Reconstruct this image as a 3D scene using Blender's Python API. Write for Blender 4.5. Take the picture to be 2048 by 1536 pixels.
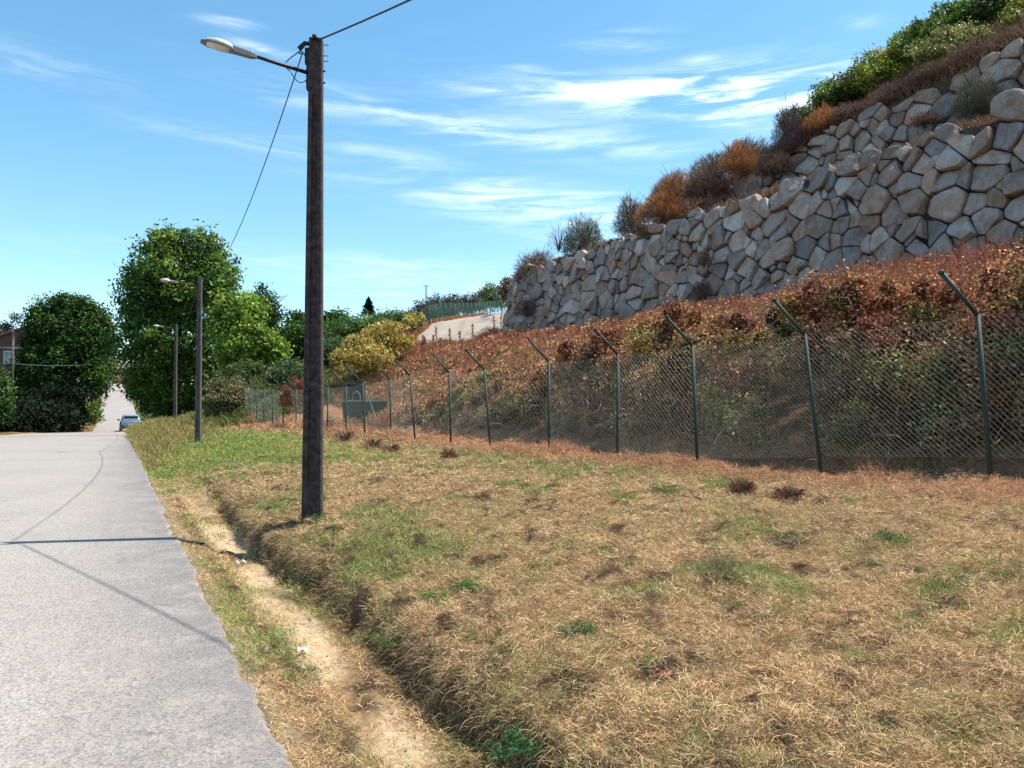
import bpy, math, random
import numpy as np
from mathutils import Vector

# ------------------------------------------------------------------ camera, sky, sun, exposure
scene = bpy.context.scene
for o in list(bpy.data.objects): bpy.data.objects.remove(o)
col = bpy.data.collections.new("place"); scene.collection.children.link(col)
rng = np.random.default_rng(7); random.seed(7)
EYE = 1.6
cam_d = bpy.data.cameras.new("camera"); cam = bpy.data.objects.new("camera", cam_d); col.objects.link(cam)
cam_d.sensor_width = 36.0; cam_d.lens = 36.0*1500/2048; cam_d.clip_start = .05; cam_d.clip_end = 6000
PITCH = math.atan(45/1500)
cam.location = (0, 0, EYE); cam.rotation_euler = (math.pi/2 + PITCH, 0, 0)
scene.camera = cam

SUN_EL = math.radians(62); SUN_AZ = math.atan2(.982, .189)     # azimuth from +Y towards +X
sx, sy, sz = math.cos(SUN_EL)*math.sin(SUN_AZ), math.cos(SUN_EL)*math.cos(SUN_AZ), math.sin(SUN_EL)
sun_d = bpy.data.lights.new("sun", 'SUN'); sun = bpy.data.objects.new("sun", sun_d); col.objects.link(sun)
sun_d.energy = 4.6; sun_d.angle = math.radians(.5); sun_d.color = (1, .935, .83)
sun.rotation_euler = Vector((sx, sy, sz)).to_track_quat('Z', 'Y').to_euler()
sun.location = (20, 5, 40)

world = bpy.data.worlds.new("World"); scene.world = world; world.use_nodes = True
scene.view_settings.view_transform = 'Standard'; scene.view_settings.look = 'None'
scene.view_settings.exposure = 0.95; scene.view_settings.gamma = 1

class NT:
    """tiny helper for building node trees"""
    def __init__(s, nt): s.nt = nt; s.N = nt.nodes; s.L = nt.links
    def new(s, t, **k):
        n = s.N.new(t)
        for a, b in k.items(): setattr(n, a, b)
        return n
    def link(s, a, b): s.L.new(a, b)
    def put(s, sock, v):
        if isinstance(v, bpy.types.NodeSocket): s.L.new(v, sock)
        else: sock.default_value = v
    def math(s, op, a, b=0.0, c=0.0, clamp=False):
        n = s.N.new('ShaderNodeMath'); n.operation = op; n.use_clamp = clamp
        s.put(n.inputs[0], a); s.put(n.inputs[1], b); s.put(n.inputs[2], c); return n.outputs[0]
    def mix(s, f, a, b, mode='MIX'):
        n = s.N.new('ShaderNodeMix'); n.data_type = 'RGBA'; n.blend_type = mode
        s.put(n.inputs[0], f)
        for sk, v in ((n.inputs[6], a), (n.inputs[7], b)):
            if isinstance(v, bpy.types.NodeSocket): s.L.new(v, sk)
            else: sk.default_value = (v[0], v[1], v[2], 1)
        return n.outputs[2]
    def noise(s, vec, scale, detail=4, rough=.55, dist=0):
        n = s.N.new('ShaderNodeTexNoise'); s.L.new(vec, n.inputs['Vector'])
        n.inputs['Scale'].default_value = scale; n.inputs['Detail'].default_value = detail
        n.inputs['Roughness'].default_value = rough; n.inputs['Distortion'].default_value = dist
        return n.outputs['Fac']
    def ramp(s, f, lo, hi, a=0.0, b=1.0):
        n = s.N.new('ShaderNodeMapRange'); n.clamp = True; n.interpolation_type = 'SMOOTHSTEP'
        s.put(n.inputs[0], f); s.put(n.inputs[1], lo); s.put(n.inputs[2], hi); s.put(n.inputs[3], a); s.put(n.inputs[4], b)
        return n.outputs[0]
    def scale(s, vec, xyz, rot=(0, 0, 0)):
        n = s.N.new('ShaderNodeMapping'); s.L.new(vec, n.inputs[0])
        n.inputs['Scale'].default_value = xyz; n.inputs['Rotation'].default_value = rot
        return n.outputs[0]

def build_world():
    t = NT(world.node_tree); t.N.clear()
    out = t.new('ShaderNodeOutputWorld'); bg = t.new('ShaderNodeBackground')
    sky = t.new('ShaderNodeTexSky', sky_type='NISHITA', sun_disc=False)
    sky.sun_elevation = SUN_EL; sky.sun_rotation = SUN_AZ
    sky.altitude = 100; sky.air_density = 1.0; sky.dust_density = .35; sky.ozone_density = 2.0
    hs = t.new('ShaderNodeHueSaturation'); hs.inputs['Saturation'].default_value = 1.16; hs.inputs['Value'].default_value = 1.2
    hs.inputs['Hue'].default_value = .483
    t.link(sky.outputs[0], hs.inputs['Color'])
    tc = t.new('ShaderNodeTexCoord'); sep = t.new('ShaderNodeSeparateXYZ'); t.link(tc.outputs['Generated'], sep.inputs[0])
    az = t.math('ARCTAN2', sep.outputs[0], sep.outputs[1]); el = t.math('ARCSINE', sep.outputs[2])
    comb = t.new('ShaderNodeCombineXYZ'); t.link(az, comb.inputs[0]); t.link(el, comb.inputs[1])
    # streaky cirrus structure, slightly falling to the right
    st = t.scale(comb.outputs[0], (7, 62, 1), (0, 0, .13))
    n1 = t.noise(st, 1.0, 7, .62, .7)
    st2 = t.scale(comb.outputs[0], (2.2, 9, 1), (0, 0, .2))
    n2 = t.noise(st2, 1.6, 5, .6, .4)
    nn = t.math('ADD', t.math('MULTIPLY', n1, .62), t.math('MULTIPLY', n2, .38))
    # cloud banks: px, py, half width, half height (px), tilt, strength
    banks = [(1400, 190, 300, 30, .08, 2.2), (1510, 180, 150, 40, .06, 2.2), (1290, 165, 220, 14, .03, 1.4), (1250, 72, 80, 14, .05, .75), (1000, 262, 330, 30, .12, .95),
             (1040, 395, 300, 34, .13, .95), (1120, 440, 200, 34, .1, .6), (760, 300, 160, 14, .1, .35), (520, 92, 60, 10, .15, .7), (450, 33, 50, 9, 0, .5),
             (40, 120, 90, 20, .15, .3), (200, 150, 120, 14, .2, .2), (570, 190, 60, 9, .1, .4),
             (420, 265, 180, 14, .08, .35), (960, 165, 70, 10, .05, .4), (760, 545, 380, 30, .03, .5),
             (1050, 130, 40, 8, .1, .3), (1410, 110, 40, 8, 0, .5), (1750, 30, 40, 10, .1, .4), (900, 590, 300, 26, 0, .5), (780, 215, 160, 15, .1, .4)]
    tot = None
    for px, py, hw, hh, tilt, s in banks:
        a0 = math.atan((px-1024)/1500); e0 = math.atan((813-py)/1500*math.cos(a0))
        dx = t.math('SUBTRACT', az, a0); dy = t.math('SUBTRACT', el, e0)
        c, sn = math.cos(tilt), math.sin(tilt)
        x = t.math('SUBTRACT', t.math('MULTIPLY', dx, c), t.math('MULTIPLY', dy, sn))
        y = t.math('ADD', t.math('MULTIPLY', dx, sn), t.math('MULTIPLY', dy, c))
        x = t.math('DIVIDE', x, hw/1500); y = t.math('DIVIDE', y, hh/1500)
        r = t.math('ADD', t.math('MULTIPLY', x, x), t.math('MULTIPLY', y, y))
        g = t.math('MULTIPLY', t.math('POWER', math.e, t.math('MULTIPLY', r, -1.0)), s)
        tot = g if tot is None else t.math('ADD', tot, g)
    m = t.math('MULTIPLY', tot, t.ramp(nn, .40, .70, 0, 1))
    m = t.math('MULTIPLY', m, .72)
    # faint veil of the same cloud elsewhere
    veil = t.math('MULTIPLY', t.ramp(nn, .5, .8), .02)
    m = t.math('MINIMUM', t.math('ADD', m, veil), .93)
    c = t.mix(m, hs.outputs[0], (8.6, 9.3, 9.9))
    t.link(c, bg.inputs[0]); bg.inputs[1].default_value = .1
    t.link(bg.outputs[0], out.inputs[0])
build_world()

# ------------------------------------------------------------------ place: coordinates along the road
E0 = np.array([-.96, 3.32]); nd = np.array([.8835, .4684]); dd = np.array([-.4684, .8835])
def UV(X, Y):
    a = X-E0[0]; b = Y-E0[1]
    return a*nd[0]+b*nd[1], a*dd[0]+b*dd[1]
def XY(u, v):
    return E0[0]+u*nd[0]+v*dd[0], E0[1]+u*nd[1]+v*dd[1]

def hash2(ix, iy, seed):
    h = (ix.astype(np.int64)*374761393 + iy.astype(np.int64)*668265263 + seed*974711) & 0x7fffffff
    h = ((h ^ (h >> 13))*1274126177) & 0x7fffffff
    return ((h ^ (h >> 16)) & 0xffff)/65535.0
def vnoise(x, y, seed=0):
    x = np.asarray(x, float); y = np.asarray(y, float)
    ix = np.floor(x); iy = np.floor(y); fx = x-ix; fy = y-iy
    fx = fx*fx*(3-2*fx); fy = fy*fy*(3-2*fy)
    a = hash2(ix, iy, seed); b = hash2(ix+1, iy, seed); c = hash2(ix, iy+1, seed); d = hash2(ix+1, iy+1, seed)
    return (a*(1-fx)+b*fx)*(1-fy)+(c*(1-fx)+d*fx)*fy
def fbm(x, y, seed=0, o=4):
    s = 0; a = .5; t = 0
    for i in range(o):
        s = s+a*vnoise(np.asarray(x)*2**i+17.3*i, np.asarray(y)*2**i+5.1*i, seed+i*31); t += a; a *= .5
    return s/t
def sstep(x, a, b):
    t = np.clip((x-a)/(b-a), 0, 1); return t*t*(3-2*t)
def lin(x, a, b): return np.clip((x-a)/(b-a), 0, 1)

ZR_V = [-80, 49, 54, 64, 74, 84, 97, 115, 131, 165, 200, 260, 2000]; ZR_Z = [0, 0, -.12, -.5, -.66, -.35, .6, 1.9, 2.9, 4.7, 7, 8, 8]
RD_V = [-80, 45, 54, 66, 80, 97, 131, 165, 205]; RD_L = [-7, -7, -4.2, -2.7, -2.4, -2.2, -2.5, -2.5, -2.2]; RD_R = [0, 0, .8, 1.3, 1.6, 1.7, 1.6, 1.2, .6]
def road_z(v): return np.interp(v, ZR_V, ZR_Z)
def road_r(v): return np.interp(v, RD_V, RD_R)
def road_l(v): return np.interp(v, RD_V, RD_L)
ZU_V = [-20, 10, 17, 22, 26, 30, 60]; ZU_Z = [13.8, 13.55, 13.15, 12.6, 11.6, 10.8, 10.4]
ZC_V = [-20, 5, 10, 17, 20, 27, 33, 40]; ZC_Z = [27, 24, 21.5, 17.2, 15.6, 13.2, 11.3, 10.5]
WALLBASE = 5.05; WB_V = [-5, 30, 38, 43]; WB_Z = [5.0, 5.35, 5.7, 5.95]
K_T = [-1.2, -.6, -.4, -.3, -.25, -.2, -.1, 0, .4]; K_K = [.015, .02, .03, .05, .085, .1, .112, .127, .14]

def H(u, v, rough=True):
    u = np.asarray(u, float); v = np.asarray(v, float)
    X, Y = XY(u, v)
    B = road_z(v)
    rr = road_r(v); w = u-rr
    # verge, ditch, little scarp, bank
    dm = 1-sstep(v, 7, 17)
    wob = ((fbm(v*.55, u*0+3.3, 5, 3)-.5)*.35+(fbm(v*3.1, u*0+1.3, 8, 3)-.5)*.22)*sstep(w, .15, .5)*dm
    ww = w+wob
    ditch = np.interp(ww, [0, .12, .35, .5, .90, .96, 1.02, 1.10, 1.55, 3, 6, 8.5], [-.02, -.05, -.10, -.22, -.26, -.23, -.03, .05, .19, .30, .45, .55])
    plain = np.interp(w, [0, .3, 1.5, 3, 6, 8.5], [-.02, .0, .2, .32, .45, .55])
    z = B + ditch*dm + plain*(1-dm)
    z = z + .16*sstep(u, 6, 8.6)*(1-sstep(v, 0, 6))
    # long slope up to the terrace
    us = np.interp(v, [34, 50], [9.0, 3.0])
    zt = np.interp(v, WB_V, WB_Z) + .005*np.maximum(0, v-42)
    f = lin(u, us, 19.8)
    f = f**np.interp(v, [0, 40], [.9, 1.0])
    emb = z + np.where(f > 0, f*(zt-(B+.55)), 0)
    # ramp plane past the wall
    ramp = WALLBASE+1.0 + .42*(u-20.6) + .07*np.maximum(v-42, -6)
    ramp = np.where(u > 34, WALLBASE+1.0+.42*13.4+.07*np.maximum(v-42, -6)+.05*(u-34), ramp)
    upper = np.where(u > 20.6, np.maximum(ramp, zt), emb)
    # terraces
    zu = np.interp(v, ZU_V, ZU_Z); zc = np.interp(v, ZC_V, ZC_Z)
    ter = np.where(u < 21.9, zt, 10.15 + .1*np.clip(u-22.3, 0, 2))
    ter = np.where((u > 21.9) & (u < 22.5), zt+(10.15-zt)*lin(u, 21.9, 22.5), ter)
    zz = np.minimum(zu+.72*np.maximum(u-25.6, 0), np.maximum(zc, zu))
    ter = np.where(u > 25.2, ter + (zz-ter)*lin(u, 25.2, 25.7), ter)
    tm = 1-lin(v, 39.6, 41.1)
    hi = upper*(1-tm) + ter*tm
    z = np.where(u > 20.6, hi, emb)
    # far ground limited to a gentle slope away
    t = X/np.maximum(Y, 1)
    lim = EYE + np.interp(t, K_T, K_K)*np.maximum(Y, 0)
    far = lin(v, 43, 52)
    z = np.where((v > 43) & (u > 4), z*(1-far)+np.minimum(z, np.maximum(lim, B+.1))*far, z)
    # left side
    wl = road_l(v)-u
    z = np.where(wl > 0, B-.03+.10*sstep(wl, .3, 2.5)+ .9*sstep(wl, 3, 14)*sstep(v, 40, 60), z)
    z = np.minimum(z, 34)
    if rough:
        off = np.maximum(w, wl)
        a = sstep(off, .05, .6)
        z = z + a*((fbm(X*.45, Y*.45, 3)-.5)*.18*sstep(off, .5, 2) + (fbm(X*2.3, Y*2.3, 9)-.5)*.10 + (fbm(X*6, Y*6, 19, 3)-.5)*.13)
        z = z + sstep(u, 9.5, 13)*(1-sstep(u, 18, 21))*(fbm(X*.5, Y*.5, 13)-.5)*.8
        z = z + sstep(u, 26, 29)*(fbm(X*.35, Y*.35, 23)-.5)*1.0*(1-sstep(v, 38, 44))
    road = (w < 0) & (wl < 0)
    z = np.where(road, B-.05, z)
    return z

def at(px, py, Y):
    """point seen at photo pixel px,py at forward distance Y (for surveying the place)"""
    c, s = math.cos(PITCH), math.sin(PITCH)
    a = (px-1024)/1500; b = (768-py)/1500
    dy = c - b*s; dz = s + b*c
    k = Y/dy
    return np.array([a*k, Y, EYE+dz*k])
def on_u(px, u):
    t = (px-1024)/1500
    return (u+.706)/(t*nd[0]+nd[1])

def gnd(px, Y):
    X = (px-1024)/1500*Y; u, v = UV(X, Y); return np.array([X, Y, float(H(np.array([u]), np.array([v]))[0])])

# ------------------------------------------------------------------ materials
def mat(name):
    m = bpy.data.materials.new(name); m.use_nodes = True
    t = NT(m.node_tree); t.N.clear()
    out = t.new('ShaderNodeOutputMaterial'); b = t.new('ShaderNodeBsdfPrincipled'); t.link(b.outputs[0], out.inputs[0])
    return m, t, b, out
def gpos(t):
    return t.new('ShaderNodeNewGeometry').outputs['Position']
def bump(t, h, strength, dist, b):
    n = t.new('ShaderNodeBump'); n.inputs['Strength'].default_value = strength; n.inputs['Distance'].default_value = dist
    t.link(h, n.inputs['Height']); t.link(n.outputs[0], b.inputs['Normal'])

def simple(name, c, rough=.6, metal=0, var=.25, sc=6.0, bmp=.2, bd=.01, c2=None):
    m, t, b, o = mat(name)
    p = t.new('ShaderNodeTexCoord').outputs['Object']
    n = t.noise(p, sc, 5, .6)
    c2 = c2 or tuple(x*(1-var) for x in c)
    t.link(t.mix(t.ramp(n, .35, .65), c, c2), b.inputs['Base Color'])
    b.inputs['Roughness'].default_value = rough; b.inputs['Metallic'].default_value = metal
    if bmp: bump(t, t.noise(p, sc*6, 4), bmp, bd, b)
    return m

def leafmat(name, trans=.35, rough=.55):
    m, t, b, o = mat(name)
    a = t.new('ShaderNodeAttribute', attribute_name='Col')
    t.link(a.outputs['Color'], b.inputs['Base Color']); b.inputs['Roughness'].default_value = rough
    b.inputs['Specular IOR Level'].default_value = .3 if rough < .8 else .12
    tr = t.new('ShaderNodeBsdfTranslucent'); t.link(a.outputs['Color'], tr.inputs[0])
    mx = t.new('ShaderNodeMixShader'); mx.inputs[0].default_value = trans
    t.link(b.outputs[0], mx.inputs[1]); t.link(tr.outputs[0], mx.inputs[2]); t.link(mx.outputs[0], o.inputs[0])
    return m
M_LEAF = leafmat('leaf'); M_STRAW = leafmat('straw', .2, .7); M_TWIG = leafmat('twig', .12, .8)
M_DARKLEAF = leafmat('dense_leaf', .12, .85)

def mat_ground():
    m, t, b, o = mat('ground')
    p = gpos(t)
    a = t.new('ShaderNodeAttribute', attribute_name='Col').outputs['Color']
    n1 = t.noise(p, 1.3, 6, .6); n2 = t.noise(p, 18, 6, .7); n3 = t.noise(p, 90, 3, .7)
    c = t.mix(t.ramp(n2, .35, .7), a, t.mix(1.0, a, (.5, .42, .36), 'MULTIPLY'))
    c = t.mix(t.ramp(n3, .5, .75, 0, .5), c, t.mix(1.0, a, (1.5, 1.45, 1.3), 'MULTIPLY'))
    c = t.mix(t.ramp(n1, .45, .7, 0, .4), c, t.mix(1.0, a, (.75, .72, .6), 'MULTIPLY'))
    t.link(c, b.inputs['Base Color']); b.inputs['Roughness'].default_value = .95
    b.inputs['Specular IOR Level'].default_value = .1
    bump(t, t.math('ADD', n2, t.math('MULTIPLY', n3, .5)), .6, .04, b)
    return m
M_GROUND = mat_ground()

def mat_road():
    m, t, b, o = mat('asphalt')
    p = gpos(t)
    a = t.new('ShaderNodeAttribute', attribute_name='Col').outputs['Color']   # r: edge wear  g: crack
    sp = t.new('ShaderNodeSeparateXYZ'); t.link(a, sp.inputs[0])
    v = t.new('ShaderNodeTexVoronoi'); v.inputs['Scale'].default_value = 75; t.link(p, v.inputs['Vector'])
    vs = t.new('ShaderNodeSeparateXYZ'); t.link(v.outputs['Color'], vs.inputs[0])
    agg = vs.outputs[0]
    n1 = t.noise(p, .35, 4, .6); n2 = t.noise(p, 24, 5, .75); n0 = t.noise(p, 3.0, 5, .65)
    c = t.mix(t.ramp(n1, .35, .65), (.31, .275, .242), (.275, .246, .222))
    c = t.mix(t.ramp(n0, .4, .7, 0, .2), c, (.20, .185, .175))
    c = t.mix(t.ramp(agg, .62, .95, 0, .55), c, (.40, .385, .36))
    c = t.mix(t.ramp(agg, .38, .05, 0, .6), c, (.12, .115, .115))
    st = t.noise(t.scale(p, (1.0, .25, 1), (0, 0, .49)), 1.1, 4, .6)
    c = t.mix(t.ramp(st, .45, .7, 0, .16), c, (.17, .165, .165))
    pv = t.new('ShaderNodeTexVoronoi', feature='DISTANCE_TO_EDGE'); pv.inputs['Scale'].default_value = .42; t.link(p, pv.inputs['Vector'])
    c = t.mix(t.math('MULTIPLY', t.ramp(pv.outputs['Distance'], .012, .0, 0, .5), t.ramp(n0, .5, .62)), c, (.09, .085, .085))
    c = t.mix(t.ramp(n2, .55, .72, 0, .5), c, (.14, .13, .13))
    edge = t.math('MULTIPLY', sp.outputs[0], t.ramp(t.noise(p, 2.6, 5, .75), .3, .6, .3, 1))
    c = t.mix(t.math('MULTIPLY', edge, .62), c, (.085, .078, .082))
    c = t.mix(t.math('MULTIPLY', sp.outputs[1], .8), c, (.42, .35, .26))
    t.link(c, b.inputs['Base Color']); b.inputs['Roughness'].default_value = .8
    b.inputs['Specular IOR Level'].default_value = .25
    bump(t, t.math('ADD', v.outputs['Distance'], t.math('MULTIPLY', n2, .6)), .35, .012, b)
    return m
M_ROAD = mat_road()

def mat_rock():
    m, t, b, o = mat('granite')
    p = gpos(t)
    a = t.new('ShaderNodeAttribute', attribute_name='Col').outputs['Color']
    n1 = t.noise(p, 2.2, 6, .65, .5)
    n2 = t.noise(t.scale(p, (6, 6, .8)), 1.6, 5, .65)
    n3 = t.noise(p, 38, 4, .7)
    c = t.mix(t.ramp(n1, .42, .62, 0, .85), a, t.mix(1.0, a, (.74, .60, .48), 'MULTIPLY'))
    n4 = t.noise(p, 6.5, 6, .7, .8)
    c = t.mix(t.ramp(n4, .55, .68, 0, .7), c, t.mix(1.0, a, (.48, .46, .46), 'MULTIPLY'))
    c = t.mix(t.ramp(n4, .40, .30, 0, .6), c, t.mix(1.0, a, (1.35, 1.3, 1.22), 'MULTIPLY'))
    c = t.mix(t.ramp(n2, .48, .75, 0, .65), c, t.mix(1.0, a, (.45, .45, .52), 'MULTIPLY'))
    c = t.mix(t.ramp(n3, .55, .8, 0, .45), c, t.mix(1.0, a, (1.35, 1.35, 1.35), 'MULTIPLY'))
    t.link(c, b.inputs['Base Color']); b.inputs['Roughness'].default_value = .9
    b.inputs['Specular IOR Level'].default_value = .2
    bump(t, t.math('ADD', t.math('ADD', n1, n2), t.math('MULTIPLY', n3, .3)), .8, .06, b)
    return m
M_ROCK = mat_rock()
M_EARTH = simple('dark_earth', (.045, .035, .03), .95, 0, .4, 3)
M_CONC = simple('weathered_pole', (.078, .056, .050), .9, 0, .5, 14, .8, .015, (.026, .019, .021))
M_CONC_FAR = simple('pole_grey', (.12, .105, .095), .85, 0, .4, 7, .4, .01)
M_IRON = simple('dark_iron', (.035, .03, .035), .5, .6, .3, 12)
M_LAMP = simple('lamp_cowl', (.42, .45, .47), .4, .2, .12, 5, .05)
M_LAMPD = simple('lamp_body', (.16, .16, .17), .5, .3, .2, 9, .1)
M_LENS = simple('lamp_glass', (.62, .65, .66), .2, 0, .1, 5, 0)
M_WIRE = simple('cable', (.022, .05, .06), .6, 0, .2, 5, 0)
M_GREENPOST = simple('green_post', (.013, .036, .027), .7, 0, .5, 14, .2, .004, (.012, .035, .028))
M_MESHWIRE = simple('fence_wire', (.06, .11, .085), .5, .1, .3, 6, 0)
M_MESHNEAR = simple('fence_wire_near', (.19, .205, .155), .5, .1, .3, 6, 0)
M_GREENMESH = simple('green_fence_wire', (.05, .14, .10), .5, 0, .3, 6, 0)
M_BRICK = simple('brick_house_wall', (.16, .075, .06), .9, 0, .35, 4, .3, .02)
M_ROOF = simple('roof_tile', (.17, .08, .06), .85, 0, .35, 3, .4, .03)
M_WHITE = simple('white_frame', (.6, .6, .58), .5, 0, .08, 5, 0)
M_GLASS = simple('window_glass', (.12, .22, .19), .1, 0, .2, 3, 0)
M_BARK = simple('bark', (.07, .052, .04), .95, 0, .5, 9, .8, .03)
M_TANK = simple('green_box', (.012, .036, .026), .6, 0, .3, 3, .1)
M_CONCRETE = simple('concrete', (.3, .29, .27), .9, 0, .25, 5, .3)
M_PAINT = simple('car_paint', (.17, .27, .37), .25, .3, .04, 3, 0)  # blue darkened to carry the shade on the car's rear
M_CARGLASS = simple('car_glass', (.012, .016, .02), .06, 0, .1, 3, 0)
M_TYRE = simple('tyre', (.02, .02, .02), .85, 0, .2, 20, .2)
M_RED = simple('tail_light', (.35, .015, .03), .2, 0, .15, 9, 0)
M_RIM = simple('rim', (.3, .3, .3), .35, .6, .1, 9, 0)
M_LITTER = simple('white_plastic', (.75, .75, .72), .5, 0, .1, 9, 0)
M_CREST_LINE = simple('crest_dark_line', (.03, .03, .033), .8, 0, .3, 9, .2)

# ------------------------------------------------------------------ object helpers
def tag(o, label=None, cat=None, group=None, kind=None):
    if label: o['label'] = label
    if cat: o['category'] = cat
    if group: o['group'] = group
    if kind: o['kind'] = kind
    return o
def mesh_obj(name, V, F, m, parent=None, C=None, smooth=False, nside=None):
    """V (n,3); F: (k,3)/(k,4) array or list of tuples"""
    me = bpy.data.meshes.new(name)
    V = np.asarray(V, np.float32).reshape(-1, 3)
    if isinstance(F, np.ndarray):
        k, n = F.shape
        me.vertices.add(len(V)); me.vertices.foreach_set('co', V.ravel())
        me.loops.add(k*n); me.loops.foreach_set('vertex_index', F.astype(np.int32).ravel())
        me.polygons.add(k); me.polygons.foreach_set('loop_start', np.arange(k, dtype=np.int32)*n)
        me.update(calc_edges=True)
    else:
        me.from_pydata([tuple(map(float, p)) for p in V], [], [tuple(map(int, f)) for f in F])
    if C is not None:
        ca = me.attributes.new('Col', 'FLOAT_COLOR', 'POINT')
        C = np.asarray(C, np.float32)
        C4 = np.ones((len(V), 4), np.float32); C4[:, :3] = C
        ca.data.foreach_set('color', C4.ravel())
    me.materials.append(m)
    if smooth: me.polygons.foreach_set('use_smooth', np.ones(len(me.polygons), bool))
    me.update()
    o = bpy.data.objects.new(name, me); col.objects.link(o)
    if parent is not None: o.parent = parent
    return o
def empty(name, loc=(0, 0, 0), rz=0):
    o = bpy.data.objects.new(name, None); col.objects.link(o); o.location = loc; o.rotation_euler = (0, 0, rz)
    o.empty_display_size = .2
    return o
class MB:
    def __init__(s): s.V = []; s.F = []
    def box(s, c, size, rz=0, taper=1.0, tilt=None):
        cx, cy, cz = c; a, b, h = [x/2 for x in size]; k = len(s.V)
        cr, sr = math.cos(rz), math.sin(rz)
        for z, f in ((-h, 1), (h, taper)):
            for x, y in ((-a, -b), (a, -b), (a, b), (-a, b)):
                x *= f; y *= f
                s.V.append((cx+x*cr-y*sr, cy+x*sr+y*cr, cz+z))
        s.F += [tuple(k+i for i in q) for q in ((0, 3, 2, 1), (4, 5, 6, 7), (0, 1, 5, 4), (1, 2, 6, 5), (2, 3, 7, 6), (3, 0, 4, 7))]
        return s
    def tube(s, pts, r, n=8, r2=None, cap=True, ell=1.0):
        pts = [Vector(p) for p in pts]; m = len(pts); k = len(s.V)
        prev = None
        for i, p in enumerate(pts):
            d = (pts[min(i+1, m-1)]-pts[max(i-1, 0)]).normalized()
            up = Vector((0, 0, 1)) if abs(d.z) < .95 else Vector((1, 0, 0))
            a = d.cross(up).normalized(); b = a.cross(d)
            if isinstance(r, (list, tuple)): rr = r[i]
            else: rr = r if r2 is None else r+(r2-r)*i/max(1, m-1)
            for j in range(n):
                t = 2*math.pi*j/n
                s.V.append(tuple(p+a*math.cos(t)*rr+b*math.sin(t)*rr*ell))
        for i in range(m-1):
            for j in range(n):
                s.F.append((k+i*n+j, k+i*n+(j+1) % n, k+(i+1)*n+(j+1) % n, k+(i+1)*n+j))
        if cap:
            s.F.append(tuple(k+j for j in range(n))[::-1]); s.F.append(tuple(k+(m-1)*n+j for j in range(n)))
        return s
    def loft(s, rings, cap=True):
        k = len(s.V); n = len(rings[0])
        for r in rings: s.V += [tuple(p) for p in r]
        for i in range(len(rings)-1):
            for j in range(n):
                s.F.append((k+i*n+j, k+i*n+(j+1) % n, k+(i+1)*n+(j+1) % n, k+(i+1)*n+j))
        if cap:
            s.F.append(tuple(k+j for j in range(n))[::-1]); s.F.append(tuple(k+(len(rings)-1)*n+j for j in range(n)))
        return s
    def build(s, name, m, parent=None, smooth=False):
        return mesh_obj(name, np.array(s.V), s.F, m, parent, smooth=smooth)

def unit(a): return a/np.maximum(np.linalg.norm(a, axis=-1, keepdims=True), 1e-9)
def rand_dirs(n):
    return unit(rng.normal(size=(n, 3)))
def leaf_quads(P, L, Wd, dirs=None, nrm=None):
    """diamond leaves centred at P; L,Wd arrays"""
    n = len(P)
    d = rand_dirs(n) if dirs is None else dirs
    q = rand_dirs(n) if nrm is None else nrm
    w = unit(np.cross(d, q)); L = np.broadcast_to(np.asarray(L, float), (n,))[:, None]; Wd = np.broadcast_to(np.asarray(Wd, float), (n,))[:, None]
    V = np.stack([P-d*L/2, P+w*Wd/2-d*L*.05, P+d*L/2, P-w*Wd/2-d*L*.05], 1).reshape(-1, 3)
    F = np.arange(4*n).reshape(n, 4)
    return V, F
def blades(P, D, L, Wd, bend=.4, droop=None):
    """grass blades: base P, direction D (unit), length L, width Wd -> quad + tip quad (degenerate free)"""
    n = len(P); L = np.broadcast_to(L, (n,))[:, None]; Wd = np.broadcast_to(Wd, (n,))[:, None]
    side = unit(np.cross(D, rand_dirs(n)))
    mid = P+D*L*.55
    g = np.zeros((n, 3)); g[:, 2] = -1
    h = rand_dirs(n); h[:, 2] *= .2
    tip = mid+unit(D+bend*(g*.8+h*.8))*L*.45
    V = np.stack([P-side*Wd/2, P+side*Wd/2, mid+side*Wd*.4, tip, mid-side*Wd*.4], 1).reshape(-1, 3)
    k = np.arange(n)[:, None]*5
    F = np.concatenate([k+np.array([0, 1, 2]), k+np.array([0, 2, 4]), k+np.array([4, 2, 3])])
    return V, F
def pick(pal, n, w=None, var=.18):
    pal = np.array(pal, float); w = None if w is None else np.array(w)/sum(w)
    c = pal[rng.choice(len(pal), n, p=w)]
    return np.clip(c*(1+rng.normal(0, var, (n, 1)))*(1+rng.normal(0, .05, (n, 3))), .004, 1)

# ------------------------------------------------------------------ ground sheet
def axis(parts):
    a = []
    for lo, hi, st in parts: a += list(np.arange(lo, hi, st))
    return np.array(a+[parts[-1][1]])
def build_ground():
    us = axis([(-900, -300, 120), (-300, -60, 20), (-60, -12, 3), (-12, -.2, .5), (-.2, 2.2, .045), (2.2, 9.6, .12), (9.6, 27, .3), (27, 60, 1), (60, 300, 12), (300, 900, 100)])
    vs = axis([(-200, -20, 20), (-20, -4, 1), (-4, 14, .11), (14, 30, .22), (30, 62, .4), (62, 120, 1.5), (120, 300, 8), (300, 2500, 150)])
    U, V = np.meshgrid(us, vs); Z = H(U, V); X, Y = XY(U, V)
    ny, nx = U.shape
    idx = np.arange(nx*ny).reshape(ny, nx)
    F = np.stack([idx[:-1, :-1], idx[:-1, 1:], idx[1:, 1:], idx[1:, :-1]], -1).reshape(-1, 4)
    P = np.stack([X, Y, Z], -1).reshape(-1, 3)
    C = ground_col(U.ravel(), V.ravel())
    o = mesh_obj('ground', P, F, M_GROUND, None, C, smooth=True); tag(o, kind='structure')
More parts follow.
